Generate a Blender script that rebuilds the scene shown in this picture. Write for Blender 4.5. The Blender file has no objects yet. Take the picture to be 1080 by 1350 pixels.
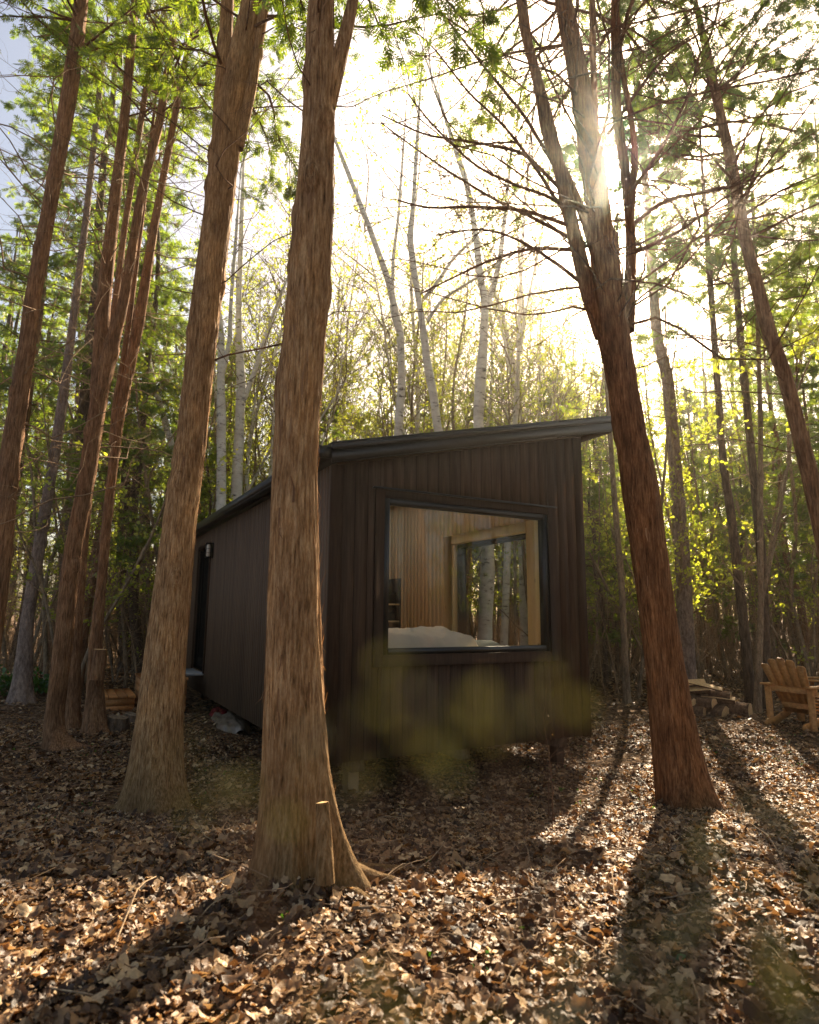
import bpy, math
import numpy as np
from mathutils import Matrix, Vector

rng = np.random.default_rng(11)
C = bpy.context.scene.collection
sc = bpy.context.scene
rad = math.radians

# ------------------------------------------------------------------ camera model
F_PX, PITCH, ROLL, CAMZ = 829.0, rad(9.29), 0.008, 1.55
CAM = np.array([0, 0, CAMZ])
_R = np.array([1.0, 0, 0]); _F = np.array([0, math.cos(PITCH), math.sin(PITCH)]); _U = np.array([0, -math.sin(PITCH), math.cos(PITCH)])
CR = math.cos(ROLL) * _R + math.sin(ROLL) * _U
CU = -math.sin(ROLL) * _R + math.cos(ROLL) * _U

def ray(px, py):
    return (px - 540) / F_PX * CR - (py - 675) / F_PX * CU + _F

def at(px, py, D):
    """point that the photo shows at a pixel, standing D metres in front of the camera"""
    r = ray(px, py)
    return CAM + r * (D / r[1])

def pxsize(px, py, D):
    r = ray(px, py)
    return D / r[1] / F_PX

# ------------------------------------------------------------------ noise
def _h(i, j, k):
    n = (i * 374761393 + j * 668265263 + k * 2147483647) & 0xffffffff
    n = ((n ^ (n >> 13)) * 1274126177) & 0xffffffff
    return ((n ^ (n >> 16)) & 0xffff) / 65535.0

def vnoise(p):
    p = np.asarray(p, float); f0 = np.floor(p).astype(np.int64); t = p - f0; t = t * t * (3 - 2 * t)
    i, j, k = f0[..., 0], f0[..., 1], f0[..., 2]; x, y, z = t[..., 0], t[..., 1], t[..., 2]
    r = 0
    for a in (0, 1):
        for b in (0, 1):
            for c in (0, 1):
                r = r + _h(i + a, j + b, k + c) * (x if a else 1 - x) * (y if b else 1 - y) * (z if c else 1 - z)
    return r

def sstep(a, b, x):
    t = np.clip((x - a) / (b - a), 0, 1); return t * t * (3 - 2 * t)

def gz(x, y):
    x = np.asarray(x, float); y = np.asarray(y, float)
    base = 0.50 * (1 - sstep(2.3, 5.8, y))
    p = np.stack([x, y, x * 0], -1)
    far = sstep(4, 14, np.hypot(x, y))
    n = (vnoise(p * 0.55) - .5) * .10 + (vnoise(p * 1.7 + 9) - .5) * .055 + (vnoise(p * 5.1 + 3) - .5) * .02
    far2 = (vnoise(p * 0.09 + 5) - .5) * 1.2 * sstep(16, 40, np.hypot(x, y))
    la = (x + .753) * .877 + (y - 6.1) * .4805; lb = -(x + .753) * .4805 + (y - 6.1) * .877
    ed = np.maximum(np.maximum(-la, la - 3.25), np.maximum(-lb, lb - 7.9))
    dip = .15 * (1 - sstep(-.1, 1.1, ed))
    return base + n * (0.75 + .4 * far) + far2 - dip

# ------------------------------------------------------------------ mesh helpers
class MB:
    def __init__(self): self.v = []; self.f = {3: [], 4: []}; self.n = 0; self.big = []
    def add(self, v, f):
        v = np.asarray(v, float).reshape(-1, 3); f = np.asarray(f, np.int64)
        self.v.append(v)
        if f.size: self.f[f.shape[1]].append(f + self.n)
        self.n += len(v)
    def build(self, name, mat, parent=None, smooth=False):
        v = np.concatenate(self.v) if self.v else np.zeros((0, 3))
        me = bpy.data.meshes.new(name)
        me.vertices.add(len(v)); me.vertices.foreach_set('co', v.astype(np.float32).ravel())
        q = np.concatenate(self.f[4]) if self.f[4] else np.zeros((0, 4), np.int64)
        t = np.concatenate(self.f[3]) if self.f[3] else np.zeros((0, 3), np.int64)
        nl = q.size + t.size
        me.loops.add(nl); me.loops.foreach_set('vertex_index', np.concatenate([q.ravel(), t.ravel()]).astype(np.int32))
        st = np.concatenate([np.arange(len(q)) * 4, q.size + np.arange(len(t)) * 3]).astype(np.int32)
        me.polygons.add(len(st)); me.polygons.foreach_set('loop_start', st)
        if smooth: me.polygons.foreach_set('use_smooth', np.ones(len(st), bool))
        me.update(calc_edges=True); me.validate()
        for m in (mat if isinstance(mat, (list, tuple)) else [mat]): me.materials.append(m)
        o = bpy.data.objects.new(name, me); C.objects.link(o)
        if parent: o.parent = parent
        return o

BOXF = np.array([[0, 3, 2, 1], [4, 5, 6, 7], [0, 1, 5, 4], [1, 2, 6, 5], [2, 3, 7, 6], [3, 0, 4, 7]])

def box(mb, x0, x1, y0, y1, z0, z1, bev=0.0):
    if bev:
        # chamfered box: eight corners split in three
        cs = []
        for sx in (0, 1):
            for sy in (0, 1):
                for sz in (0, 1):
                    X = (x0, x1)[sx]; Y = (y0, y1)[sy]; Z = (z0, z1)[sz]
                    ix = bev if sx == 0 else -bev; iy = bev if sy == 0 else -bev; iz = bev if sz == 0 else -bev
                    cs += [(X, Y + iy, Z + iz), (X + ix, Y, Z + iz), (X + ix, Y + iy, Z)]
        def I(sx, sy, sz, k): return (sx * 4 + sy * 2 + sz) * 3 + k
        q = []; t = []
        for s in (0, 1):
            a = [I(s, 0, 0, 0), I(s, 1, 0, 0), I(s, 1, 1, 0), I(s, 0, 1, 0)]; q.append(a if s else a[::-1])
            a = [I(0, s, 0, 1), I(0, s, 1, 1), I(1, s, 1, 1), I(1, s, 0, 1)]; q.append(a if s else a[::-1])
            a = [I(0, 0, s, 2), I(1, 0, s, 2), I(1, 1, s, 2), I(0, 1, s, 2)]; q.append(a if s else a[::-1])
        for s in (0, 1):
            for r in (0, 1):
                q.append([I(s, r, 0, 0), I(s, r, 1, 0), I(s, r, 1, 1), I(s, r, 0, 1)])
                q.append([I(s, 0, r, 0), I(s, 1, r, 0), I(s, 1, r, 2), I(s, 0, r, 2)])
                q.append([I(0, s, r, 1), I(1, s, r, 1), I(1, s, r, 2), I(0, s, r, 2)])
        for sx in (0, 1):
            for sy in (0, 1):
                for sz in (0, 1): t.append([I(sx, sy, sz, 0), I(sx, sy, sz, 1), I(sx, sy, sz, 2)])
        n0 = mb.n; mb.add(cs, q); mb.f[3].append(np.array(t) + n0)
        return
    v = [(x0, y0, z0), (x1, y0, z0), (x1, y1, z0), (x0, y1, z0), (x0, y0, z1), (x1, y0, z1), (x1, y1, z1), (x0, y1, z1)]
    mb.add(v, BOXF)

def hexa(mb, v): mb.add(v, BOXF)   # bottom four then top four

def prism(mb, poly, thick, M):
    """polygon (n,2) extruded; M 4x4 from local (x,y,z)"""
    n = len(poly); M = np.array(M)
    v = np.array([(x, y, -thick / 2) for x, y in poly] + [(x, y, thick / 2) for x, y in poly])
    v = v @ M[:3, :3].T + M[:3, 3]
    c0 = v[:n].mean(0); c1 = v[n:].mean(0)
    vv = np.vstack([v, c0, c1])
    t = [[2 * n, (i + 1) % n, i] for i in range(n)] + [[2 * n + 1, n + i, n + (i + 1) % n] for i in range(n)]
    q = [[i, (i + 1) % n, n + (i + 1) % n, n + i] for i in range(n)]
    n0 = mb.n; mb.add(vv, q); mb.f[3].append(np.array(t) + n0)

def bar(mb, a, b, w, h, up=(0, 0, 1)):
    """rectangular bar from a to b, width w sideways, height h along up"""
    a = np.array(a, float); b = np.array(b, float); t = b - a; t /= np.linalg.norm(t)
    s = np.cross(t, up); s /= np.linalg.norm(s); u = np.cross(s, t)
    v = []
    for P in (a, b):
        for i, j in ((-1, -1), (1, -1), (1, 1), (-1, 1)): v.append(P + s * w / 2 * i + u * h / 2 * j)
    v = np.array(v)
    mb.add(v, [[3, 2, 1, 0], [4, 5, 6, 7], [0, 1, 5, 4], [1, 2, 6, 5], [2, 3, 7, 6], [3, 0, 4, 7]])

def norm(a): return a / np.maximum(np.linalg.norm(a, axis=-1, keepdims=True), 1e-9)

def tubes(mb, P, R, k=4, cap=True):
    """P (N,M,3) paths, R (N,M) radii"""
    P = np.asarray(P, float); R = np.asarray(R, float)
    if P.ndim == 2: P = P[None]; R = R[None]
    N, M, _ = P.shape
    if N == 0: return
    T = np.gradient(P, axis=1); T = norm(T)
    ref = np.where(np.abs(T[:, :1, 2:3]) > .85, np.array([1.0, 0, 0]), np.array([0, 0, 1.0]))
    ref = np.broadcast_to(ref, T.shape)
    A = norm(np.cross(T, ref)); B = np.cross(T, A)
    th = np.arange(k) * 2 * math.pi / k
    v = P[:, :, None, :] + R[:, :, None, None] * (A[:, :, None, :] * np.cos(th)[None, None, :, None] + B[:, :, None, :] * np.sin(th)[None, None, :, None])
    idx = np.arange(N * M * k).reshape(N, M, k)
    a = idx[:, :-1, :]; b = np.roll(a, -1, 2); d = idx[:, 1:, :]; c = np.roll(d, -1, 2)
    n0 = mb.n
    mb.add(v.reshape(-1, 3), np.stack([a, b, c, d], -1).reshape(-1, 4))
    if cap and k == 4:
        mb.f[4].append(idx[:, -1, :].reshape(-1, 4) + n0)

def grow(S, Dr, L, bend, wander, M, g=None):
    g = g or rng
    N = len(S); t = np.linspace(0, 1, M)[None, :, None]
    S = np.asarray(S, float)[:, None, :]; Dr = norm(np.asarray(Dr, float))[:, None, :]; L = np.asarray(L, float).reshape(-1, 1, 1)
    bend = np.broadcast_to(np.asarray(bend, float).reshape(-1, 1, 1), (N, 1, 1))
    P = S + Dr * L * t + np.array([0, 0, 1.0]) * bend * L * t ** 2
    for fq in (1.3, 2.9, 5.3):
        w = g.normal(size=(N, 1, 3)) * wander / fq
        ph = g.uniform(0, 6.28, (N, 1, 1))
        P = P + w * L * (np.sin(t * fq * 2.2 + ph) - np.sin(ph)) * np.minimum(1, t * 4)
    return P

def sample_paths(P, idx, t):
    M = P.shape[1]; x = np.clip(t, 0, .9999) * (M - 1); i = x.astype(int); f = (x - i)[:, None]
    a = P[idx, i]; b = P[idx, i + 1]
    return a * (1 - f) + b * f, norm(b - a)

def scatter(mb, pv, pf, pos, X, Y, s):
    """copies of a small primitive: pv (n,3) in axes X,Y,X×Y"""
    X = norm(X); Z = norm(np.cross(X, Y)); Y = np.cross(Z, X)
    s = np.broadcast_to(np.asarray(s, float), (len(pos),))
    v = pos[:, None, :] + s[:, None, None] * (pv[None, :, 0:1] * X[:, None, :] + pv[None, :, 1:2] * Y[:, None, :] + pv[None, :, 2:3] * Z[:, None, :])
    off = (np.arange(len(pos)) * len(pv))[:, None, None]
    mb.add(v.reshape(-1, 3), (pf[None] + off).reshape(-1, pf.shape[1]))

def rdir(n, g=None):
    g = g or rng
    return norm(g.normal(size=(n, 3)))

# ------------------------------------------------------------------ naming
def tag(o, label=None, cat=None, group=None, kind=None):
    if label: o['label'] = label
    if cat: o['category'] = cat
    if group: o['group'] = group
    if kind: o['kind'] = kind
    return o

def thing(name, label, cat, loc=(0, 0, 0), rz=0.0, group=None):
    o = bpy.data.objects.new(name, None); C.objects.link(o)
    o.location = loc; o.rotation_euler = (0, 0, rz); o.empty_display_size = .1
    return tag(o, label, cat, group)

def dup(root, loc, rz, label=None, scale=1.0, group=None):
    r = root.copy(); C.objects.link(r); r.location = loc; r.rotation_euler = (0, 0, rz); r.scale = (scale,) * 3
    if label: r['label'] = label
    if group: r['group'] = group
    for ch in list(root.children):
        c = ch.copy(); C.objects.link(c); c.parent = r
        for gch in list(ch.children):
            d = gch.copy(); C.objects.link(d); d.parent = c
    return r

# ------------------------------------------------------------------ materials
def newmat(name):
    m = bpy.data.materials.new(name); m.use_nodes = True
    nt = m.node_tree; nt.nodes.clear()
    out = nt.nodes.new('ShaderNodeOutputMaterial')
    return m, nt, out

def N(nt, typ, **kw):
    n = nt.nodes.new(typ)
    for k, v in kw.items():
        if k in n.inputs: n.inputs[k].default_value = v
        else: setattr(n, k, v)
    return n

def coords(nt, scale=(1, 1, 1), rot=(0, 0, 0), src='Object'):
    tc = nt.nodes.new('ShaderNodeTexCoord'); mp = nt.nodes.new('ShaderNodeMapping')
    mp.inputs['Scale'].default_value = scale; mp.inputs['Rotation'].default_value = rot
    nt.links.new(tc.outputs[src], mp.inputs['Vector'])
    return mp.outputs['Vector']

def noise(nt, vec, scale, detail=4, rough=.6):
    n = N(nt, 'ShaderNodeTexNoise', Scale=scale, Detail=detail, Roughness=rough)
    nt.links.new(vec, n.inputs['Vector']); return n.outputs['Fac']

def ramp(nt, fac, stops):
    r = nt.nodes.new('ShaderNodeValToRGB'); e = r.color_ramp.elements
    while len(e) > 1: e.remove(e[-1])
    e[0].position = stops[0][0]; e[0].color = (*stops[0][1], 1)
    for p, c in stops[1:]:
        x = e.new(p); x.color = (*c, 1)
    nt.links.new(fac, r.inputs['Fac']); return r.outputs['Color']

def mix(nt, fac, a, b, mode='MIX'):
    m = nt.nodes.new('ShaderNodeMix'); m.data_type = 'RGBA'; m.blend_type = mode
    for k, v in ((0, fac), (6, a), (7, b)):
        if hasattr(v, 'is_linked') or hasattr(v, 'links'): nt.links.new(v, m.inputs[k])
        else: m.inputs[k].default_value = v if k == 0 else (*v, 1)
    return m.outputs[2]

def bump(nt, h, strength, dist):
    b = N(nt, 'ShaderNodeBump', Strength=strength, Distance=dist); nt.links.new(h, b.inputs['Height']); return b.outputs['Normal']

def pbsdf(nt, out, col, rough, nrm=None, spec=.3):
    p = N(nt, 'ShaderNodeBsdfPrincipled'); p.inputs['Specular IOR Level'].default_value = spec
    if hasattr(col, 'links'): nt.links.new(col, p.inputs['Base Color'])
    else: p.inputs['Base Color'].default_value = (*col, 1)
    if hasattr(rough, 'links'): nt.links.new(rough, p.inputs['Roughness'])
    else: p.inputs['Roughness'].default_value = rough
    if nrm is not None: nt.links.new(nrm, p.inputs['Normal'])
    nt.links.new(p.outputs[0], out.inputs['Surface']); return p

def objrand(nt):
    return nt.nodes.new('ShaderNodeObjectInfo').outputs['Random']

def bark(name, dark, mid, light, stretch=.07, scale=50, moss=None, bd=.02):
    m, nt, out = newmat(name)
    v = coords(nt, (1, 1, stretch), (0.05, 0.02, 0))
    a = noise(nt, v, scale, 5, .65)
    b = noise(nt, coords(nt, (1, 1, .35)), 7, 3)
    c = noise(nt, coords(nt, (1, 1, stretch * 2.2)), scale * 2.7, 3)
    col = ramp(nt, a, [(.28, dark), (.48, mid), (.72, light)])
    col = mix(nt, .75, col, ramp(nt, b, [(.3, (.42, .38, .37)), (.5, (.9, .88, .86)), (.7, (1.3, 1.22, 1.1))]), 'MULTIPLY')
    col = mix(nt, .5, col, ramp(nt, c, [(.35, (.55, .5, .48)), (.6, (1.1, 1.1, 1.1))]), 'MULTIPLY')
    h = N(nt, 'ShaderNodeMath', operation='ADD'); nt.links.new(a, h.inputs[0])
    hm = N(nt, 'ShaderNodeMath', operation='MULTIPLY'); nt.links.new(c, hm.inputs[0]); hm.inputs[1].default_value = .4
    nt.links.new(hm.outputs[0], h.inputs[1])
    if moss:
        g = N(nt, 'ShaderNodeNewGeometry'); sx = N(nt, 'ShaderNodeSeparateXYZ'); nt.links.new(coords(nt), sx.inputs[0])
        mr = N(nt, 'ShaderNodeMapRange'); nt.links.new(sx.outputs[2], mr.inputs[0]); mr.inputs[1].default_value = moss; mr.inputs[2].default_value = 0.0
        mm = N(nt, 'ShaderNodeMath', operation='MULTIPLY'); nt.links.new(mr.outputs[0], mm.inputs[0]); nt.links.new(b, mm.inputs[1])
        col = mix(nt, mm.outputs[0], col, (.06, .055, .018))
    pbsdf(nt, out, col, .9, bump(nt, h.outputs[0], 1.0, bd), .15)
    return m

def leafmat(name, c1, c2, c3, trans=.5, trans_tint=(1.3, 1.35, .5), gloss=.06):
    m, nt, out = newmat(name)
    g = nt.nodes.new('ShaderNodeNewGeometry')
    col = ramp(nt, g.outputs['Random Per Island'], [(0, c1), (.5, c2), (1, c3)])
    rv = N(nt, 'ShaderNodeMapRange'); nt.links.new(objrand(nt), rv.inputs[0]); rv.inputs[3].default_value = .75; rv.inputs[4].default_value = 1.25
    hsv = N(nt, 'ShaderNodeHueSaturation'); nt.links.new(col, hsv.inputs['Color']); nt.links.new(rv.outputs[0], hsv.inputs['Value'])
    col = hsv.outputs[0]
    d = N(nt, 'ShaderNodeBsdfDiffuse'); nt.links.new(col, d.inputs[0])
    t = N(nt, 'ShaderNodeBsdfTranslucent'); nt.links.new(mix(nt, 1.0, col, trans_tint, 'MULTIPLY'), t.inputs[0])
    ms = N(nt, 'ShaderNodeMixShader', Fac=trans); nt.links.new(d.outputs[0], ms.inputs[1]); nt.links.new(t.outputs[0], ms.inputs[2])
    gl = N(nt, 'ShaderNodeBsdfGlossy', Roughness=.45)
    ms2 = N(nt, 'ShaderNodeMixShader', Fac=gloss); nt.links.new(ms.outputs[0], ms2.inputs[1]); nt.links.new(gl.outputs[0], ms2.inputs[2])
    nt.links.new(ms2.outputs[0], out.inputs['Surface'])
    return m

def woodmat(name, c1, c2, axis_scale=(14, 14, .8), rough=.6, bd=.002, knots=False, spec=.3, vary=None, dust=False):
    m, nt, out = newmat(name)
    a = noise(nt, coords(nt, axis_scale), 3.2, 6, .6)
    b = noise(nt, coords(nt, tuple(x * .2 for x in axis_scale)), 3, 2)
    col = ramp(nt, a, [(.3, c1), (.7, c2)])
    col = mix(nt, .5, col, ramp(nt, b, [(.3, (.72, .7, .68)), (.7, (1.15, 1.12, 1.1))]), 'MULTIPLY')
    g = nt.nodes.new('ShaderNodeNewGeometry')
    if vary:
        col = mix(nt, 1.0, col, ramp(nt, g.outputs['Random Per Island'], [(0, (1 - vary,) * 3), (1, (1 + vary,) * 3)]), 'MULTIPLY')
    if knots:
        vo = N(nt, 'ShaderNodeTexVoronoi', Scale=1.0); nt.links.new(coords(nt, (4, 4, 2.5)), vo.inputs['Vector'])
        k = ramp(nt, vo.outputs['Distance'], [(.05, (.35, .2, .1)), (.13, (1, 1, 1))])
        col = mix(nt, 1.0, col, k, 'MULTIPLY')
    if dust:   # dried splashes and dust towards the foot of the wall, faint water streaks
        sx = N(nt, 'ShaderNodeSeparateXYZ'); nt.links.new(coords(nt), sx.inputs[0])
        mr = N(nt, 'ShaderNodeMapRange'); nt.links.new(sx.outputs[2], mr.inputs[0]); mr.inputs[1].default_value = .9; mr.inputs[2].default_value = .15; mr.inputs[4].default_value = .55
        mm = N(nt, 'ShaderNodeMath', operation='MULTIPLY'); nt.links.new(mr.outputs[0], mm.inputs[0]); nt.links.new(noise(nt, coords(nt), 22, 6, .75), mm.inputs[1])
        col = mix(nt, mm.outputs[0], col, (.13, .095, .062))
        col = mix(nt, .55, col, ramp(nt, noise(nt, coords(nt, (5, 5, .25)), 2.2, 5, .7), [(.35, (.68, .66, .64)), (.65, (1.3, 1.25, 1.2))]), 'MULTIPLY')
    pbsdf(nt, out, col, rough, bump(nt, a, .6, bd), spec)
    return m

def plain(name, col, rough=.6, spec=.3, nz=0.0, nscale=8, metal=0):
    m, nt, out = newmat(name)
    if nz:
        c = ramp(nt, noise(nt, coords(nt), nscale, 4), [(.3, tuple(x * (1 - nz) for x in col)), (.7, tuple(min(1, x * (1 + nz)) for x in col))])
    else: c = col
    p = pbsdf(nt, out, c, rough, None, spec); p.inputs['Metallic'].default_value = metal
    return m

M = {}
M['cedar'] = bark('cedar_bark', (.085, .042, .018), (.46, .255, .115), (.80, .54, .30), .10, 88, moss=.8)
M['cedar_shaded'] = bark('cedar_bark_shaded', (.05, .021, .009), (.23, .102, .043), (.44, .225, .105), .085, 70, bd=.02)  # darker copy of the cedar bark, shade on its front put into the colour
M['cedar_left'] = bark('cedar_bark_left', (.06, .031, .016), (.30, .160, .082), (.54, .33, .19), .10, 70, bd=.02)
M['cedar_far'] = bark('cedar_bark_far', (.06, .03, .016), (.26, .14, .075), (.48, .29, .17), .09, 34)
M['spruce'] = bark('spruce_bark', (.10, .07, .055), (.27, .20, .165), (.42, .33, .28), .35, 30, bd=.012)
M['dark_bark'] = bark('dark_bark', (.05, .035, .025), (.14, .10, .07), (.25, .18, .13), .2, 26)
M['pole_bark'] = bark('pole_bark', (.12, .085, .055), (.28, .21, .14), (.45, .35, .24), .25, 30, bd=.008)
M['twig'] = bark('dead_twig', (.18, .115, .07), (.36, .25, .155), (.52, .39, .26), .5, 40, bd=.003)
M['branch'] = bark('branch_bark', (.06, .033, .02), (.17, .095, .055), (.30, .18, .11), .4, 40, bd=.004)
M['cedar_leaf'] = leafmat('cedar_foliage', (.075, .115, .022), (.115, .155, .03), (.18, .20, .04), .58, (2.35, 2.4, .7))
M['dark_leaf'] = leafmat('dark_foliage', (.055, .092, .02), (.085, .125, .026), (.12, .155, .032), .55, (2.2, 2.2, .7))
M['fresh_leaf'] = leafmat('fresh_foliage', (.20, .25, .04), (.30, .33, .06), (.40, .39, .08), .65, (1.9, 1.85, .65))
M['far_leaf'] = leafmat('far_foliage', (.13, .18, .03), (.20, .25, .045), (.30, .31, .06), .62, (2.2, 2.1, .7))
M['shrub_leaf'] = leafmat('shrub_foliage', (.18, .18, .05), (.25, .23, .08), (.34, .31, .14), .5, (1.3, 1.2, .6))
M['fibre'] = leafmat('rim_bark_fibre', (.26, .13, .06), (.42, .23, .11), (.60, .38, .20), .35, (1.1, .9, .6), .02)  # loose bark, paler than the trunk so the sunlit rim shows brighter
M['plant_leaf'] = leafmat('plant_foliage', (.04, .11, .015), (.07, .16, .02), (.10, .2, .03), .45)

def birch_mat():
    m, nt, out = newmat('birch_bark')
    a = noise(nt, coords(nt, (1, 1, 2.6)), 5, 6, .75)
    b = noise(nt, coords(nt, (1, 1, 1)), 3, 3)
    col = ramp(nt, a, [(.34, (.035, .03, .025)), (.385, (.36, .32, .28)), (.44, (.74, .70, .64)), (.7, (.92, .89, .84))])
    col = mix(nt, .4, col, ramp(nt, b, [(.32, (.55, .45, .36)), (.6, (1, 1, 1))]), 'MULTIPLY')
    pbsdf(nt, out, col, .75, bump(nt, a, .4, .006), .2); return m
M['birch'] = birch_mat()


def litter_mat():
    m, nt, out = newmat('dry_leaf')
    g = nt.nodes.new('ShaderNodeNewGeometry')
    col = ramp(nt, g.outputs['Random Per Island'], [(0, (.035, .017, .008)), (.3, (.11, .056, .026)), (.6, (.27, .150, .070)), (.85, (.47, .30, .155)), (1, (.66, .48, .28))])
    v = noise(nt, coords(nt), 90, 3)
    col = mix(nt, .6, col, ramp(nt, v, [(.3, (.6, .55, .5)), (.7, (1.15, 1.12, 1.1))]), 'MULTIPLY')
    p = N(nt, 'ShaderNodeBsdfPrincipled', Roughness=.5); p.inputs['Specular IOR Level'].default_value = .3
    nt.links.new(col, p.inputs['Base Color']); nt.links.new(bump(nt, v, .4, .004), p.inputs['Normal'])
    t = N(nt, 'ShaderNodeBsdfTranslucent'); nt.links.new(mix(nt, 1, col, (1.2, .95, .6), 'MULTIPLY'), t.inputs[0])
    ms = N(nt, 'ShaderNodeMixShader', Fac=.22); nt.links.new(p.outputs[0], ms.inputs[1]); nt.links.new(t.outputs[0], ms.inputs[2])
    nt.links.new(ms.outputs[0], out.inputs['Surface']); return m
M['litter'] = litter_mat()

def ground_mat():
    m, nt, out = newmat('forest_floor')
    v = coords(nt)
    vo = N(nt, 'ShaderNodeTexVoronoi', Scale=19.0); nt.links.new(v, vo.inputs['Vector'])
    n1 = noise(nt, v, 9, 6, .7); n2 = noise(nt, v, .5, 3)
    hs = N(nt, 'ShaderNodeSeparateColor'); nt.links.new(vo.outputs['Color'], hs.inputs[0])
    col = ramp(nt, hs.outputs[0], [(0, (.04, .022, .012)), (.5, (.13, .075, .038)), (1, (.27, .175, .10))])
    col = mix(nt, .7, col, ramp(nt, n1, [(.3, (.45, .42, .4)), (.7, (1.2, 1.15, 1.1))]), 'MULTIPLY')
    col = mix(nt, .5, col, ramp(nt, n2, [(.35, (.6, .58, .55)), (.65, (1.15, 1.1, 1.05))]), 'MULTIPLY')
    h = N(nt, 'ShaderNodeMath', operation='ADD'); nt.links.new(n1, h.inputs[0]); nt.links.new(vo.outputs['Distance'], h.inputs[1])
    pbsdf(nt, out, col, .95, bump(nt, h.outputs[0], 1, .03), .1); return m
M['ground'] = ground_mat()

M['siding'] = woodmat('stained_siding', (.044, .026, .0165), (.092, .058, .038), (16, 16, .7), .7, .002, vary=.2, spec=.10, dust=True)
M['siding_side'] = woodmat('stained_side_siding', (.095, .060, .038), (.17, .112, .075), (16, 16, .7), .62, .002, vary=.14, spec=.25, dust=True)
M['trim'] = woodmat('stained_trim', (.034, .018, .0105), (.066, .038, .023), (12, 12, 1), .7, .001, spec=.1)
M['black'] = plain('black_metal', (.012, .012, .012), .42, .5, .25, 30)
M['groove'] = plain('dark_backing', (.006, .005, .004), .9, .1)
M['pine'] = woodmat('pine_casing', (.86, .67, .38), (.94, .79, .51), (10, 10, 1.2), .5, .001, knots=True)
M['pine_wall'] = woodmat('pine_lining', (.60, .41, .22), (.72, .53, .31), (18, 18, .9), .55, .001, vary=.07)
M['cloth'] = plain('linen', (.86, .83, .76), .9, .1, .06, 5)
M['grey_cloth'] = plain('grey_linen', (.45, .50, .46), .9, .1, .06, 5)
M['dark_item'] = plain('dark_object', (.02, .02, .02), .5, .3)
M['chair'] = woodmat('chair_wood', (.34, .155, .045), (.62, .33, .11), (7, 7, 7), .5, .002, vary=.25, knots=True)
M['step_wood'] = woodmat('cedar_step', (.40, .17, .055), (.62, .30, .11), (9, 9, 9), .6, .001, vary=.15)
M['log_bark'] = bark('log_bark', (.05, .03, .02), (.17, .10, .06), (.32, .21, .13), 1, 20, bd=.01)
M['log_wood'] = woodmat('split_wood', (.55, .32, .13), (.80, .55, .29), (12, 12, 12), .7, .002)
M['cut'] = plain('fresh_cut_wood', (.62, .40, .18), .8, .1, .15, 40)
M['red'] = plain('red_tarp', (.22, .012, .018), .45, .4, .2, 10)
M['tarp'] = plain('clear_tarp', (.20, .15, .105), .3, .5, .4, 9)
M['mat_grey'] = plain('grey_mat', (.45, .46, .47), .6, .3, .1, 10)
M['lamp_glass'] = plain('lamp_glass', (.75, .7, .6), .2, .5)
M['galv'] = plain('pier_wood', (.28, .2, .13), .7, .2, .2, 10)

def glass_mat(ior, nm='window_glass'):
    m, nt, out = newmat(nm)
    t = N(nt, 'ShaderNodeBsdfTransparent'); t.inputs[0].default_value = (.93, .93, .90, 1)
    g = N(nt, 'ShaderNodeBsdfGlossy', Roughness=0.0); g.inputs[0].default_value = (1, 1, 1, 1)
    fr = N(nt, 'ShaderNodeFresnel', IOR=ior)
    ms = N(nt, 'ShaderNodeMixShader'); nt.links.new(fr.outputs[0], ms.inputs[0]); nt.links.new(t.outputs[0], ms.inputs[1]); nt.links.new(g.outputs[0], ms.inputs[2])
    nt.links.new(ms.outputs[0], out.inputs['Surface']); return m
M['glass'] = glass_mat(1.5); M['clear_glass'] = glass_mat(1.12, 'clear_glass')

# ------------------------------------------------------------------ sun, sky, camera
SUN_AZ, SUN_EL = rad(20.0), rad(35.55)
SUN = np.array([math.sin(SUN_AZ) * math.cos(SUN_EL), math.cos(SUN_AZ) * math.cos(SUN_EL), math.sin(SUN_EL)])
w = bpy.data.worlds.new("World"); sc.world = w; w.use_nodes = True
nt = w.node_tree; bg = nt.nodes['Background']
sky = nt.nodes.new('ShaderNodeTexSky'); sky.sky_type = 'NISHITA'; sky.sun_disc = False
sky.sun_elevation = SUN_EL; sky.sun_rotation = SUN_AZ; sky.dust_density = 3.0; sky.ozone_density = 1.0; sky.air_density = 1.0; sky.altitude = 100
tint = mix(nt, 1.0, sky.outputs[0], (1.6, 1.44, 1.25), 'MULTIPLY')
# aureole of the low sun in hazy air, around the sun's own direction in the sky
tc = nt.nodes.new('ShaderNodeTexCoord'); nv = N(nt, 'ShaderNodeVectorMath', operation='NORMALIZE'); nt.links.new(tc.outputs['Generated'], nv.inputs[0])
dp = N(nt, 'ShaderNodeVectorMath', operation='DOT_PRODUCT'); nt.links.new(nv.outputs[0], dp.inputs[0]); dp.inputs[1].default_value = SUN
def halo(power, amp):
    mx = N(nt, 'ShaderNodeMath', operation='MAXIMUM'); nt.links.new(dp.outputs['Value'], mx.inputs[0]); mx.inputs[1].default_value = 0
    pw = N(nt, 'ShaderNodeMath', operation='POWER'); nt.links.new(mx.outputs[0], pw.inputs[0]); pw.inputs[1].default_value = power
    ml = N(nt, 'ShaderNodeMath', operation='MULTIPLY'); nt.links.new(pw.outputs[0], ml.inputs[0]); ml.inputs[1].default_value = amp
    return ml.outputs[0]
hs = N(nt, 'ShaderNodeMath', operation='ADD'); nt.links.new(halo(14, 1.2), hs.inputs[0]); nt.links.new(halo(5000, 700.0), hs.inputs[1])
hc = mix(nt, 1.0, (1, .93, .80), (1, 1, 1), 'MULTIPLY')
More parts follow.
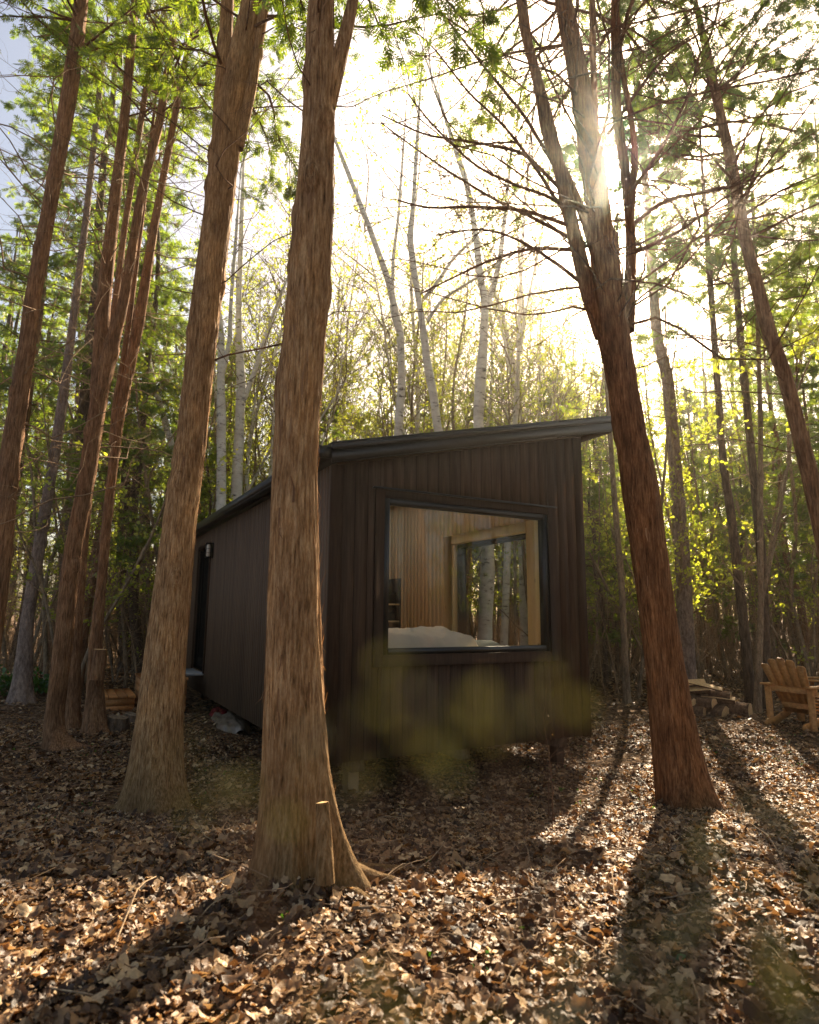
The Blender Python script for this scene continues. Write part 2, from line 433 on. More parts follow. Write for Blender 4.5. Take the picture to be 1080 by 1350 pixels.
vm = N(nt, 'ShaderNodeVectorMath', operation='SCALE'); nt.links.new(hc, vm.inputs[0]); nt.links.new(hs.outputs[0], vm.inputs['Scale'])
ad = mix(nt, 1.0, tint, vm.outputs[0], 'ADD')
nt.links.new(ad, bg.inputs['Color']); bg.inputs['Strength'].default_value = 0.15

sl = bpy.data.lights.new('sun', 'SUN'); sl.energy = 23.0; sl.angle = rad(.5); sl.color = (1, .84, .61)
so = bpy.data.objects.new('sun', sl); C.objects.link(so)
so.rotation_euler = Vector(-SUN).to_track_quat('-Z', 'Y').to_euler(); so.location = (8, 20, 16)

cam = bpy.data.cameras.new('camera'); co = bpy.data.objects.new('camera', cam); C.objects.link(co)
Mx = Matrix.Identity(4)
for i in range(3): Mx[i][0] = CR[i]; Mx[i][1] = CU[i]; Mx[i][2] = -_F[i]; Mx[i][3] = CAM[i]
co.matrix_world = Mx
cam.sensor_fit = 'HORIZONTAL'; cam.sensor_width = 36; cam.lens = 36 * F_PX / 1080; cam.clip_end = 1000; cam.clip_start = .02
sc.camera = co
sc.view_settings.view_transform = 'Standard'; sc.view_settings.look = 'None'; sc.view_settings.exposure = 0; sc.view_settings.gamma = 1
sc.render.engine = 'CYCLES'
sc.cycles.use_denoising = True
sc.cycles.max_bounces = 7; sc.cycles.diffuse_bounces = 4; sc.cycles.transmission_bounces = 4; sc.cycles.transparent_max_bounces = 8
sc.cycles.caustics_reflective = False; sc.cycles.caustics_refractive = False; sc.cycles.sample_clamp_indirect = 6

# ------------------------------------------------------------------ ground
def axis(lo, hi, near, far, c=0):
    a = [c]; s = near
    x = c
    while x < hi:
        s = near + (far - near) * min(1, (abs(x - c) / 30)); x += s; a.append(x)
    x = c
    while x > lo:
        s = near + (far - near) * min(1, (abs(x - c) / 30)); x -= s; a.append(x)
    return np.array(sorted(a))
gx = axis(-160, 160, .07, 6, 0); gy = axis(-40, 260, .07, 6, 4)
GX, GY = np.meshgrid(gx, gy)
gv = np.stack([GX, GY, gz(GX, GY)], -1)
mb = MB(); idx = np.arange(GX.size).reshape(GX.shape)
mb.add(gv.reshape(-1, 3), np.stack([idx[:-1, :-1], idx[:-1, 1:], idx[1:, 1:], idx[1:, :-1]], -1).reshape(-1, 4))
tag(mb.build('ground', M['ground'], smooth=True), kind='structure')

# ------------------------------------------------------------------ cabin
CA, CX, CY = rad(28.72), -.753, 6.1
dA = np.array([math.cos(CA), math.sin(CA), 0]); nA = np.array([-math.sin(CA), math.cos(CA), 0])
def cw(a, b, z=0): return np.array([CX, CY, 0]) + dA * a + nA * b + np.array([0, 0, z])
W_, L_, ZB = 3.252, 7.9, .185
SL = .2335
def ztop(a): return 3.02 + SL * a
cabin = thing('cabin', 'small dark brown timber cabin with a slanted black roof and a big picture window', 'cabin', (CX, CY, 0), CA)
FLOOR = .50

def boards(mb, lo, hi, wd, fn_top, zb, openings, place, th=.022, gap=.0075, gmin=None):
    """vertical boards between lo..hi; openings list of (a0,a1,z0,z1); place(a, depth, z) -> local point"""
    n = max(1, round((hi - lo) / wd)); wd = (hi - lo) / n
    for i in range(n):
        a0 = lo + i * wd + gap / 2; a1 = lo + (i + 1) * wd - gap / 2
        cuts = sorted(set([a0, a1] + [e for o in openings for e in (o[0], o[1]) if a0 < e < a1]))
        for s0, s1 in zip(cuts[:-1], cuts[1:]):
            mid = (s0 + s1) / 2
            segs = [(zb, None)]
            for o in openings:
                if o[0] < mid < o[1]: segs = [(zb, o[2]), (o[3], None)]
            for z0, z1 in segs:
                t0 = fn_top(s0) if z1 is None else z1; t1 = fn_top(s1) if z1 is None else z1
                jit = rng.uniform(-.0012, .0012)
                d0, d1 = 0, th + jit
                v = [place(s0, d1, z0), place(s1, d1, z0), place(s1, d0, z0), place(s0, d0, z0),
                     place(s0, d1, t0), place(s1, d1, t1), place(s1, d0, t1), place(s0, d0, t0)]
                hexa(mb, v)

WIN = (.545, 2.700, 1.155, 2.735)      # front opening a0,a1,z0,z1 (inside the trim)
SWIN = (.80, 2.62, 1.0, 2.66)          # side opening along b
DOOR = (5.70, 6.72, .55, 2.72)
# front wall: backing panel with an opening + boards
def panel_with_hole(mb, a0, a1, zb, topf, hole, place, t0, t1):
    h0, h1, hz0, hz1 = hole
    def blk(s0, s1, z00, z01, z10, z11):
        hexa(mb, [place(s0, t1, z00), place(s1, t1, z01), place(s1, t0, z01), place(s0, t0, z00), place(s0, t1, z10), place(s1, t1, z11), place(s1, t0, z11), place(s0, t0, z10)])
    blk(a0, h0, zb, zb, topf(a0), topf(h0)); blk(h1, a1, zb, zb, topf(h1), topf(a1))
    blk(h0, h1, zb, zb, hz0, hz0); blk(h0, h1, hz1, hz1, topf(h0), topf(h1))

fplace = lambda a, d, z: (a, -d, z)
lplace = lambda b, d, z: (-d, b, z)
rplace = lambda b, d, z: (W_ + d, b, z)
bplace = lambda a, d, z: (a, L_ + d, z)
ilp = lambda b, d, z: (.15 + d, b, z)
irp = lambda b, d, z: (W_ - .15 - d, b, z)
ifp = lambda a, d, z: (a, .15 + d, z)

mb = MB(); panel_with_hole(mb, .004, W_ - .004, ZB + .01, ztop, WIN, fplace, -.14, .0165); mb.build('front_sheathing', M['groove'], cabin)
mb = MB(); boards(mb, .09, W_ - .09, .137, ztop, ZB, [WIN], fplace); mb.build('front_wall', M['siding'], cabin)
for a0, a1 in ((-.035, .085), (W_ - .085, W_ + .035)):
    mb = MB()
    hexa(mb, [(a0, -.034, ZB - .01), (a1, -.034, ZB - .01), (a1, -.002, ZB - .01), (a0, -.002, ZB - .01), (a0, -.034, ztop(a0)), (a1, -.034, ztop(a1)), (a1, -.002, ztop(a1)), (a0, -.002, ztop(a0))])
    mb.build('corner_board', M['trim'], cabin)
zl = lambda b: ztop(0); zr = lambda b: ztop(W_)
mb = MB(); panel_with_hole(mb, .15, L_, ZB + .01, zl, DOOR, lplace, -.14, .0165); mb.build('left_sheathing', M['groove'], cabin)
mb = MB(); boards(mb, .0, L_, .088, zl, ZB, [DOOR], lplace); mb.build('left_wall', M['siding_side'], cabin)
mb = MB(); panel_with_hole(mb, .15, L_, ZB + .01, zr, SWIN, rplace, -.14, .0165); mb.build('right_sheathing', M['groove'], cabin)
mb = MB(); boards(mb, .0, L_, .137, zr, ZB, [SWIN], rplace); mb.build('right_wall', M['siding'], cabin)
mb = MB(); boards(mb, -.02, W_ + .02, .137, ztop, ZB, [], bplace, th=.15); mb.build('back_wall', M['siding'], cabin)
# lining
ct = lambda a: ztop(a) - .16
mb = MB()
boards(mb, .30, L_ - .02, .115, lambda b: ct(.15), FLOOR, [DOOR], ilp, th=.018, gap=.003)
boards(mb, .30, L_ - .02, .125, lambda b: ct(W_ - .15), FLOOR, [(SWIN[0] - .02, SWIN[1] + .02, SWIN[2] - .02, SWIN[3] + .02)], irp, th=.018, gap=.003)
boards(mb, .17, W_ - .17, .115, ct, FLOOR, [(WIN[0] - .02, WIN[1] + .02, WIN[2] - .02, WIN[3] + .02)], ifp, th=.018, gap=.003)
boards(mb, .17, W_ - .17, .115, ct, FLOOR, [], lambda a, d, z: (a, L_ - .05 - d, z), th=.018, gap=.003)
mb.build('wall_lining', M['pine_wall'], cabin)
SKY = (.45, 2.85, .7, 6.0)          # added roof opening, out of view, to light the room: a0,a1,b0,b1
mb = MB()
for i in range(24):   # ceiling boards run along the room
    a0 = .15 + i * (W_ - .3) / 24 + .003; a1 = .15 + (i + 1) * (W_ - .3) / 24 - .003
    for q0, q1 in (((.15, SKY[2] - .02), (SKY[3] + .02, L_ - .05)) if SKY[0] - .06 < a0 and a1 < SKY[1] + .06 else ((.15, L_ - .05),)):
        hexa(mb, [(a0, q0, ct(a0)), (a1, q0, ct(a1)), (a1, q1, ct(a1)), (a0, q1, ct(a0)), (a0, q0, ct(a0) + .02), (a1, q0, ct(a1) + .02), (a1, q1, ct(a1) + .02), (a0, q1, ct(a0) + .02)])
mb.build('ceiling_lining', M['pine_wall'], cabin)
mb = MB(); box(mb, .146, W_ - .146, .146, L_ - .004, ZB + .02, FLOOR); mb.build('floor_deck', M['pine_wall'], cabin)
# roof
RA0, RA1, RB0, RB1 = -.06, 3.80, -.11, L_ + .15
def slab(mb, a0, a1, b0, b1, z0, z1):
    hexa(mb, [(a0, b0, ztop(a0) + z0), (a1, b0, ztop(a1) + z0), (a1, b1, ztop(a1) + z0), (a0, b1, ztop(a0) + z0),
              (a0, b0, ztop(a0) + z1), (a1, b0, ztop(a1) + z1), (a1, b1, ztop(a1) + z1), (a0, b1, ztop(a0) + z1)])
def slab_hole(mb, a0, a1, b0, b1, z0, z1):
    slab(mb, a0, SKY[0], b0, b1, z0, z1); slab(mb, SKY[1], a1, b0, b1, z0, z1); slab(mb, SKY[0], SKY[1], b0, SKY[2], z0, z1); slab(mb, SKY[0], SKY[1], SKY[3], b1, z0, z1)
mb = MB(); slab_hole(mb, RA0 + .02, RA1 - .02, RB0 + .03, RB1, .004, .19)
nseam = 12
slab_hole(mb, RA0 - .01, RA1 + .01, RB0 - .01, RB1 + .01, .193, .215)
for i in range(nseam):
    b = RB0 + .25 + i * (RB1 - RB0 - .3) / nseam; 
    if SKY[2] - .06 < b < SKY[3] + .03: slab(mb, RA0, SKY[0] - .05, b, b + .03, .2155, .24); slab(mb, SKY[1] + .05, RA1, b, b + .03, .2155, .24)
    else: slab(mb, RA0, RA1, b, b + .03, .2155, .24)
roof = mb.build('roof', M['black'], cabin)
mb = MB(); slab(mb, RA0 - .005, RA1 + .005, RB0 + .0, RB0 + .028, .012, .13); slab(mb, RA0 - .012, RA1 + .012, RB0 - .022, RB0 + .028, .132, .192)
slab(mb, RA1 - .018, RA1 + .006, RB0 + .03, RB1, .012, .19)
mb.build('fascia', M['black'], roof)
mb = MB(); slab(mb, W_ + .03, RA1 - .02, RB0 + .03, RB1, -.012, .003); slab(mb, .0, W_ + .029, RB0 + .03, -.036, -.012, .003); mb.build('soffit', M['trim'], roof)

mb = MB()      # gutter: an open trough along the low edge
zg = ztop(0) + .02
for x0, x1, z0, z1 in ((-.20, -.19, zg + .02, zg + .13), (-.20, -.07, zg + .01, zg + .02), (-.072, -.0625, zg + .02, zg + .15)):
    box(mb, x0, x1, RB0 + .02, RB1, z0, z1)
box(mb, -.205, -.07, RB0 + .012, RB0 + .02, zg + .01, zg + .13); box(mb, -.205, -.07, RB1, RB1 + .008, zg + .01, zg + .13)
mb.build('gutter', M['black'], roof)

mb = MB()      # curb of the roof opening added to brighten the room below
for q in ((SKY[0] - .045, SKY[0] - .002, SKY[2] - .045, SKY[3] + .045), (SKY[1] + .002, SKY[1] + .045, SKY[2] - .045, SKY[3] + .045), (SKY[0] - .001, SKY[1] + .001, SKY[2] - .045, SKY[2] - .002), (SKY[0] - .001, SKY[1] + .001, SKY[3] + .002, SKY[3] + .045)): slab(mb, *q, .216, .30)
rl = mb.build('added_roof_light', M['black'], roof)
# front window
win = MB()
a0, a1, z0, z1 = WIN
for x0, x1, y0, y1 in ((a0 - .105, a0, z0 - .115, z1 + .085), (a1, a1 + .105, z0 - .115, z1 + .085)): box(win, x0, x1, -.052, -.024, y0, y1, .003)
box(win, a0 + .001, a1 - .001, -.049, -.024, z0 - .115, z0, .003); box(win, a0 + .001, a1 - .001, -.049, -.024, z1, z1 + .085, .003)
window = win.build('window', M['trim'], cabin)
mb = MB()
fw = .062
box(mb, a0 + .002, a0 + fw, -.040, .06, z0 + .002, z1 - .002); box(mb, a1 - fw, a1 - .002, -.040, .06, z0 + .002, z1 - .002)
box(mb, a0 + fw, a1 - fw, -.038, .058, z0 + .002, z0 + fw); box(mb, a0 + fw, a1 - fw, -.038, .058, z1 - fw, z1 - .002)
mb.build('frame', M['black'], window)
mb = MB(); box(mb, a0 - .13, a1 + .13, -.072, -.024, z1 + .0865, z1 + .102); mb.build('drip_cap', M['black'], window)
mb = MB(); mb.add([(a0 + fw - .005, .012, z0 + fw - .005), (a1 - fw + .005, .012, z0 + fw - .005), (a1 - fw + .005, .012, z1 - fw + .005), (a0 + fw - .005, .012, z1 - fw + .005)], [[0, 1, 2, 3]]); mb.build('pane', M['glass'], window)
mb = MB()   # inner reveal of the front window
for x0, x1, y0, y1 in ((a0 - .01, a0 + .012, z0, z1), (a1 - .012, a1 + .01, z0, z1), (a0 + .013, a1 - .013, z0 - .01, z0 + .012), (a0 + .013, a1 - .013, z1 - .012, z1 + .01)): box(mb, x0, x1, .062, .19, y0, y1)
mb.build('reveal', M['pine'], window)
# side window
b0, b1, s0, s1 = SWIN
ix = W_ - .168
mb = MB()
cwid = .20
for y0, y1, zz0, zz1 in ((b0 - cwid, b0, s0 - .1, s1 + .13), (b1, b1 + cwid + .05, s0 - .1, s1 + .13), (b0 + .001, b1 - .001, s0 - .1, s0), (b0 + .001, b1 - .001, s1, s1 + .13)):
    box(mb, ix - .028, ix - .001, y0, y1, zz0, zz1, .003)
for y0, y1, zz0, zz1 in ((b0 - .018, b0 + .01, s0 + .01, s1 - .01), (b1 - .01, b1 + .018, s0 + .01, s1 - .01), (b0, b1, s0 - .018, s0 + .01), (b0, b1, s1 - .01, s1 + .018)):
    box(mb, ix - .001, W_ - .07, y0, y1, zz0, zz1)
side_win = mb.build('side_window', M['pine'], cabin)
mb = MB()
for y0, y1, zz0, zz1 in ((b0 + .011, b0 + .07, s0 + .011, s1 - .011), (b1 - .07, b1 - .011, s0 + .011, s1 - .011), (b0 + .07, b1 - .07, s0 + .011, s0 + .07), (b0 + .07, b1 - .07, s1 - .07, s1 - .011)):
    box(mb, W_ - .10, W_ + .03, y0, y1, zz0, zz1)
mb.build('frame', M['black'], side_win)
mb = MB(); mb.add([(W_ - .03, b0 + .06, s0 + .06), (W_ - .03, b1 - .06, s0 + .06), (W_ - .03, b1 - .06, s1 - .06), (W_ - .03, b0 + .06, s1 - .06)], [[0, 1, 2, 3]]); mb.build('pane', M['clear_glass'], side_win)
mb = MB()
for y0, y1, zz0, zz1 in ((b0 - .1, b0 + .01, s0 - .1, s1 + .1), (b1 - .01, b1 + .1, s0 - .1, s1 + .1), (b0 + .011, b1 - .011, s0 - .1, s0 + .01), (b0 + .011, b1 - .011, s1 - .01, s1 + .1)):
    box(mb, W_ + .024, W_ + .05, y0, y1, zz0, zz1)
mb.build('outer_trim', M['trim'], side_win)
# door on the long side, recessed; leaf coloured near-black for shade in the doorway
d0, d1, dz0, dz1 = DOOR
mb = MB()
for y0, y1, zz0, zz1 in ((d0 - .07, d0, dz0 - .02, dz1 + .07), (d1, d1 + .07, dz0 - .02, dz1 + .07), (d0 + .001, d1 - .001, dz1, dz1 + .07)):
    box(mb, -.045, -.024, y0, y1, zz0, zz1)
door = mb.build('door', M['trim'], cabin)
mb = MB(); box(mb, .05, .10, d0 + .02, d1 - .02, dz0 + .02, dz1 - .02)
for y0, y1, zz0, zz1 in ((d0 + .03, d0 + .13, dz0 + .03, dz1 - .03), (d1 - .13, d1 - .03, dz0 + .03, dz1 - .03), (d0 + .13, d1 - .13, dz0 + .03, dz0 + .2), (d0 + .13, d1 - .13, dz1 - .13, dz1 - .03)):
    box(mb, .035, .0495, y0, y1, zz0, zz1)
mb.build('shade_door_leaf', M['groove'], door)
mb = MB(); box(mb, .0, .034, d0 + .06, d0 + .10, 1.5, 1.7, .004); mb.build('handle', M['black'], door)
mb = MB(); box(mb, -.30, -.005, d0 - .02, d1 + .02, dz0 - .05, dz0 - .012, .004); mb.build('threshold', M['mat_grey'], door)
# wall lamp
mb = MB(); box(mb, -.045, -.022, 5.44, 5.56, 2.50, 2.76, .004); box(mb, -.15, -.045, 5.455, 5.545, 2.735, 2.757, .003)
box(mb, -.15, -.045, 5.455, 5.545, 2.50, 2.515, .003)
for y in (5.46, 5.535):
    for x in (-.145, -.06): box(mb, x, x + .006, y, y + .006, 2.515, 2.735)
for z in (2.58, 2.65): box(mb, -.147, -.05, 5.457, 5.460, z, z + .006); box(mb, -.147, -.144, 5.4605, 5.543, z, z + .006)
wl = mb.build('wall_lamp', M['black'], cabin)
mb = MB(); P = np.array([(-.1, 5.50, z) for z in (2.517, 2.53, 2.70, 2.733)]); tubes(mb, P, np.array([.02, .034, .034, .02]), 14); mb.build('lamp_glass', M['lamp_glass'], wl, True)
# piers
for a in (.35, W_ - .28):
    for b in (.22, 2.6, 5.0, 7.4):
        mb = MB(); wz = cw(a, b); g = float(gz(wz[0], wz[1]))
        box(mb, a - .06, a + .06, b - .06, b + .06, g - .08, ZB - .12, .004)
        mb.build('pier', M['galv'] if a < 1 else M['trim'], cabin)
mb = MB()
for a in (.28, 1.5, W_ - .4): box(mb, a, a + .14, .06, L_ - .1, ZB - .119, ZB + .009)
box(mb, .02, W_ - .02, .02, L_ - .02, ZB + .0095, ZB + .019)
mb.build('underframe', M['dark_bark'], cabin)

# things inside the cabin -------------------------------------------------------------
def local_thing(name, label, cat, a, b, z, rz=0, group=None):
    p = cw(a, b, z); return thing(name, label, cat, p, CA + rz, group)

def cushion(mb, x0, x1, y0, y1, z0, z1, r, nx=40, ny=40, wr=.012, seed=0):
    """soft box: top sheet with rounded edge and wrinkles, down to z0"""
    u = np.linspace(-1, 1, nx); v = np.linspace(-1, 1, ny); U, V = np.meshgrid(u, v)
    cx, cy, hx, hy = (x0 + x1) / 2, (y0 + y1) / 2, (x1 - x0) / 2, (y1 - y0) / 2
    X = cx + hx * U; Y = cy + hy * V
    dx = hx - np.abs(X - cx); dy = hy - np.abs(Y - cy)
    e = np.clip(np.minimum(dx, dy) / r, 0, 1)
    H = np.sqrt(np.clip(1 - (1 - e) ** 2, 0, 1))
    p = np.stack([X * 3.1 + seed, Y * 3.1, X * 0], -1); q = np.stack([X * 9 + Y * 5 + seed, Y * 9 - 4 * X, X * 0 + 4], -1)
    Z = z0 + (z1 - z0) * H + (vnoise(p) - .5) * wr * 6 * H + (np.abs(vnoise(q) - .5)) * wr * 2.2 * H
    idx = np.arange(nx * ny).reshape(ny, nx)
    mb.add(np.stack([X, Y, Z], -1).reshape(-1, 3), np.stack([idx[:-1, :-1], idx[:-1, 1:], idx[1:, 1:], idx[1:, :-1]], -1).reshape(-1, 4))

bed = local_thing('bed', 'bed with cream linen duvet right behind the big cabin window', 'bed', .35, .32, FLOOR)
mb = MB(); box(mb, 0, 2.0, 0, 1.55, .0, .30, .01); mb.build('bed_base', M['pine_wall'], bed)
mb = MB(); box(mb, .02, 1.98, .02, 1.53, .302, .55, .04); mb.build('mattress', M['cloth'], bed)
mb = MB(); cushion(mb, -.02, 1.62, -.03, 1.58, .50, .84, .13, 110, 110, .026, 3); mb.build('duvet', M['cloth'], bed, True)
pl = local_thing('pillow', 'pale grey pillow at the right end of the bed', 'pillow', 2.0, .40, FLOOR + .551)
mb = MB(); cushion(mb, 0, .42, .0, .68, 0, .2, .16, 30, 30, .008, 8); mb.build('pillow_case', M['grey_cloth'], pl, True)

sh = local_thing('wall_shelf', 'dark wall shelf with two pine boards seen through the window', 'shelf', W_ - .17, 4.35, 0)
mb = MB(); box(mb, -.02, -.002, 0, .55, 1.25, 2.2); mb.build('back_panel', M['dark_item'], sh)
for z in (1.42, 1.72):
    mb = MB(); box(mb, -.25, -.021, .02, .53, z, z + .025); mb.build('shelf_board', M['pine'], sh)
for z, lab in ((1.447, 'dark box on the lower pine shelf board'), (1.747, 'dark box on the upper pine shelf board')):
    t = local_thing('storage_box', lab, 'box', W_ - .36, 4.45, z)
    mb = MB(); box(mb, 0, .14, 0, .32, 0, .17, .01); mb.build('box_body', M['dark_item'], t)
    mb = MB(); box(mb, -.004, .144, -.004, .324, .1715, .2, .006); mb.build('lid', M['dark_item'], t)
ds = local_thing('desk', 'small pine desk at the far end of the cabin room', 'desk', W_ - .80, 3.9, FLOOR)
mb = MB(); box(mb, 0, .58, 0, .9, .70, .74, .004); mb.build('desk_top', M['pine'], ds)
for x, y in ((.02, .02), (.5, .02), (.02, .82), (.5, .82)):
    mb = MB(); box(mb, x, x + .05, y, y + .05, 0, .699); mb.build('leg', M['pine_wall'], ds)

# steps at the door --------------------------------------------------------------
def step_box(name, label, a0, a1, b0, b1, h):
    p = cw(a0, b0); g = float(gz(*(cw((a0 + a1) / 2, (b0 + b1) / 2)[:2]))) - .02
    t = thing(name, label, 'step', (p[0], p[1], g), CA)
    w, d = a1 - a0, b1 - b0
    mb = MB()
    n = max(1, round((h - .05) / .14))
    for i in range(n):
        z0 = i * (h - .04) / n + .003; z1 = (i + 1) * (h - .04) / n - .003
        box(mb, .02, w - .02, .02, .045, z0, z1); box(mb, .02, w - .02, d - .045, d - .02, z0, z1)
        box(mb, .02, .045, .046, d - .046, z0, z1); box(mb, w - .045, w - .02, .046, d - .046, z0, z1)
    mb.build('riser', M['step_wood'], t)
    mb = MB(); n = max(2, round(w / .14))
    for i in range(n): box(mb, i * w / n + .003, (i + 1) * w / n - .003, 0, d, h - .038, h, .003)
    mb.build('tread', M['step_wood'], t)
step_box('wooden_step', 'tall cedar step box against the cabin under the open door', -1.02, -.32, 5.35, 6.6, .54)
step_box('wooden_step', 'low cedar step box in front of the taller step', -1.75, -1.08, 5.5, 6.6, .26)
# tarps under the cabin
def crumple(mb, pos, sx, sy, h, seed, n=26):
    u, v = np.meshgrid(np.linspace(-1, 1, n), np.linspace(-1, 1, n))
    r = np.clip(1 - (u ** 2 + v ** 2) * .9, 0, 1) ** .5
    q = np.stack([u * 2.7 + seed, v * 2.7, u * 0], -1); q2 = q * 2.7
    Z = r * h * (.5 + vnoise(q)) + np.abs(vnoise(q2) - .5) * h * .7 * r
    X = u * sx * (1 + .3 * (vnoise(q + 5) - .5)); Y = v * sy * (1 + .3 * (vnoise(q + 8) - .5))
    idx = np.arange(n * n).reshape(n, n)
    mb.add(np.stack([X, Y, Z], -1).reshape(-1, 3), np.stack([idx[:-1, :-1], idx[:-1, 1:], idx[1:, 1:], idx[1:, :-1]], -1).reshape(-1, 4))
for nm, lab, a, b, sx, sy, h, mt, sd in (('folded_tarp', 'crumpled clear tarp pushed under the long side of the cabin', .12, 4.3, .22, .75, .14, 'tarp', 2.0), ('red_tarp', 'dark red tarp bundle under the cabin beside the tall step', .18, 5.2, .16, .3, .13, 'red', 7.0)):
    p = cw(a, b); mb = MB(); crumple(mb, p, sx, sy, h, sd); o = mb.build(nm, M[mt], None, False)
    o.location = (p[0], p[1], float(gz(p[0], p[1])) - .01); o.rotation_euler = (0, 0, CA); tag(o, lab, 'tarp')

# ------------------------------------------------------------------ trees
def resample(P, R, n):
    P = np.asarray(P, float); R = np.asarray(R, float)
    s = np.concatenate([[0], np.cumsum(np.linalg.norm(np.diff(P, axis=0), axis=1))])
    t = np.linspace(0, s[-1], n) if np.isscalar(n) else np.concatenate([np.asarray(n)[np.asarray(n) < s[-1]], [s[-1]]])
    def smooth(v):
        out = np.interp(t, s, v); w = .15
        a = np.interp(np.clip(t - w, 0, s[-1]), s, v); b = np.interp(np.clip(t + w, 0, s[-1]), s, v)
        return (a + 2 * out + b) / 4
    return np.stack([smooth(P[:, i]) for i in range(3)], 1), smooth(R), t

def trunk_mesh(mb, P, R, t, k, amp, kx, kz, flare=None, knots=0, seed=0, g=None):
    """P (M,3), R (M,), t (M,) height along; bark relief and root flare go into the shape"""
    g = g or np.random.default_rng(seed + 5)
    T = norm(np.gradient(P, axis=0))
    X = np.broadcast_to(np.array([1.0, 0, 0]), T.shape); A = norm(X - (X * T).sum(1, keepdims=True) * T); B = np.cross(T, A)
    th = np.arange(k) * 2 * math.pi / k
    c, s = np.cos(th)[None], np.sin(th)[None]
    r = np.repeat(R[:, None], k, 1); tt = t[:, None]
    if flare:
        fh, fa, lobes = flare
        f = np.zeros_like(r)
        for (a, w, m, hh) in lobes:
            d = np.abs((th - a + math.pi) % (2 * math.pi) - math.pi)[None]
            f = f + m * np.exp(-(d / w) ** 2) * np.exp(-tt / hh)
        lob = vnoise(np.stack([np.repeat(c, len(P), 0) * 2.3 + seed, np.repeat(s, len(P), 0) * 2.3, np.repeat(tt, k, 1) * 1.5], -1)) - .45
        r = r * (1 + fa * np.exp(-tt / fh) + f + .7 * lob * np.exp(-tt / .22))
    tw = tt * .35
    c2, s2 = np.cos(th[None] + tw), np.sin(th[None] + tw)
    q = np.stack([c2 * R[:, None] * kx + seed, s2 * R[:, None] * kx, np.repeat(tt, k, 1) * kz], -1)
    n1 = np.abs(vnoise(q) * 2 - 1); n2 = vnoise(q * np.array([2.1, 2.1, 3.0]) + 7); n3 = vnoise(q * .13 + 3)
    r = r + amp * ((n1 - .4) * 1.3 + (n2 - .5) * .7) + R[:, None] * .10 * (n3 - .5)
    for _ in range(knots):
        a = g.uniform(0, 6.28); z = g.uniform(.3, 1) * min(t[-1] * .9, 6); sz = g.uniform(.03, .06); am = g.uniform(.014, .042)
        d = np.abs((th - a + math.pi) % (2 * math.pi) - math.pi)[None] * R[:, None]
        e = (d / sz) ** 2 + ((tt - z) / (sz * 1.4)) ** 2
        r = r + am * np.exp(-e) * (1 - .9 * np.exp(-e * 4))
    v = P[:, None] + r[..., None] * (A[:, None] * c[..., None] + B[:, None] * s[..., None])
    Mn = len(P); idx = np.arange(Mn * k).reshape(Mn, k)
    a = idx[:-1]; b = np.roll(a, -1, 1); d = idx[1:]; e = np.roll(d, -1, 1)
    mb.add(v.reshape(-1, 3), np.stack([a, b, e, d], -1).reshape(-1, 4))
    return v

# a flat fan of scale-leaf blades (conifer spray) and a folded broad leaf
def spray_prim(n=7):
    v = []; f = []
    def blade(x, y, ang, L, w):
        c, s = math.cos(ang), math.sin(ang); i = len(v)
        for a, b in ((0, 0), (L * .45, w), (L, 0), (L * .45, -w)): v.append((x + a * c - b * s, y + a * s + b * c, .06 * a * a - .12 * (x + a * c)**2))
        f.append([i, i + 1, i + 2, i + 3])
    blade(.3, 0, 0, .7, .05)
    for i in range(n - 1):
        x = .05 + .75 * i / (n - 1); sd = 1 if i % 2 else -1
        blade(x, 0, sd * rad(48 - 14 * i / n), .52 - .36 * x, .05)
    return np.array(v), np.array(f)
SPV, SPF = spray_prim(9)
LFV = np.array([(0, 0, 0), (.35, .32, .07), (.75, .22, .09), (1, 0, -.06), (.75, -.22, .09), (.35, -.32, .07), (.5, 0, -.02)]); LFF = np.array([[0, 6, 1, 1], [0, 5, 6, 6]])
LFF3 = np.array([[0, 6, 1], [1, 6, 2], [2, 6, 3], [3, 6, 4], [4, 6, 5], [5, 6, 0]])

PHOTO_LIT = [(-200, 1190, 330, 1500), (330, 1270, 560, 1400), (450, 1150, 860, 1300), (660, 1000, 870, 1095), (925, 940, 1300, 1150), (-40, 928, 80, 968)]
def shadow_ok(pos, g, p=.92):
    """thins sprays whose shadow would fall on the sunny clearings of the forest floor"""
    t = (pos[:, 2] - .25) / SUN[2]; hit = pos - SUN[None] * t[:, None]
    rel = hit - CAM; f = rel @ _F; ok = f > .3; f = np.maximum(f, .3)
    px = 540 + F_PX * (rel @ CR) / f; py = 675 - F_PX * (rel @ CU) / f
    bad = np.zeros(len(pos), bool)
    for x0, y0, x1, y1 in PHOTO_LIT: bad |= ok & (px > x0) & (px < x1) & (py > y0) & (py < y1)
    return ~bad | (g.random(len(pos)) > p)

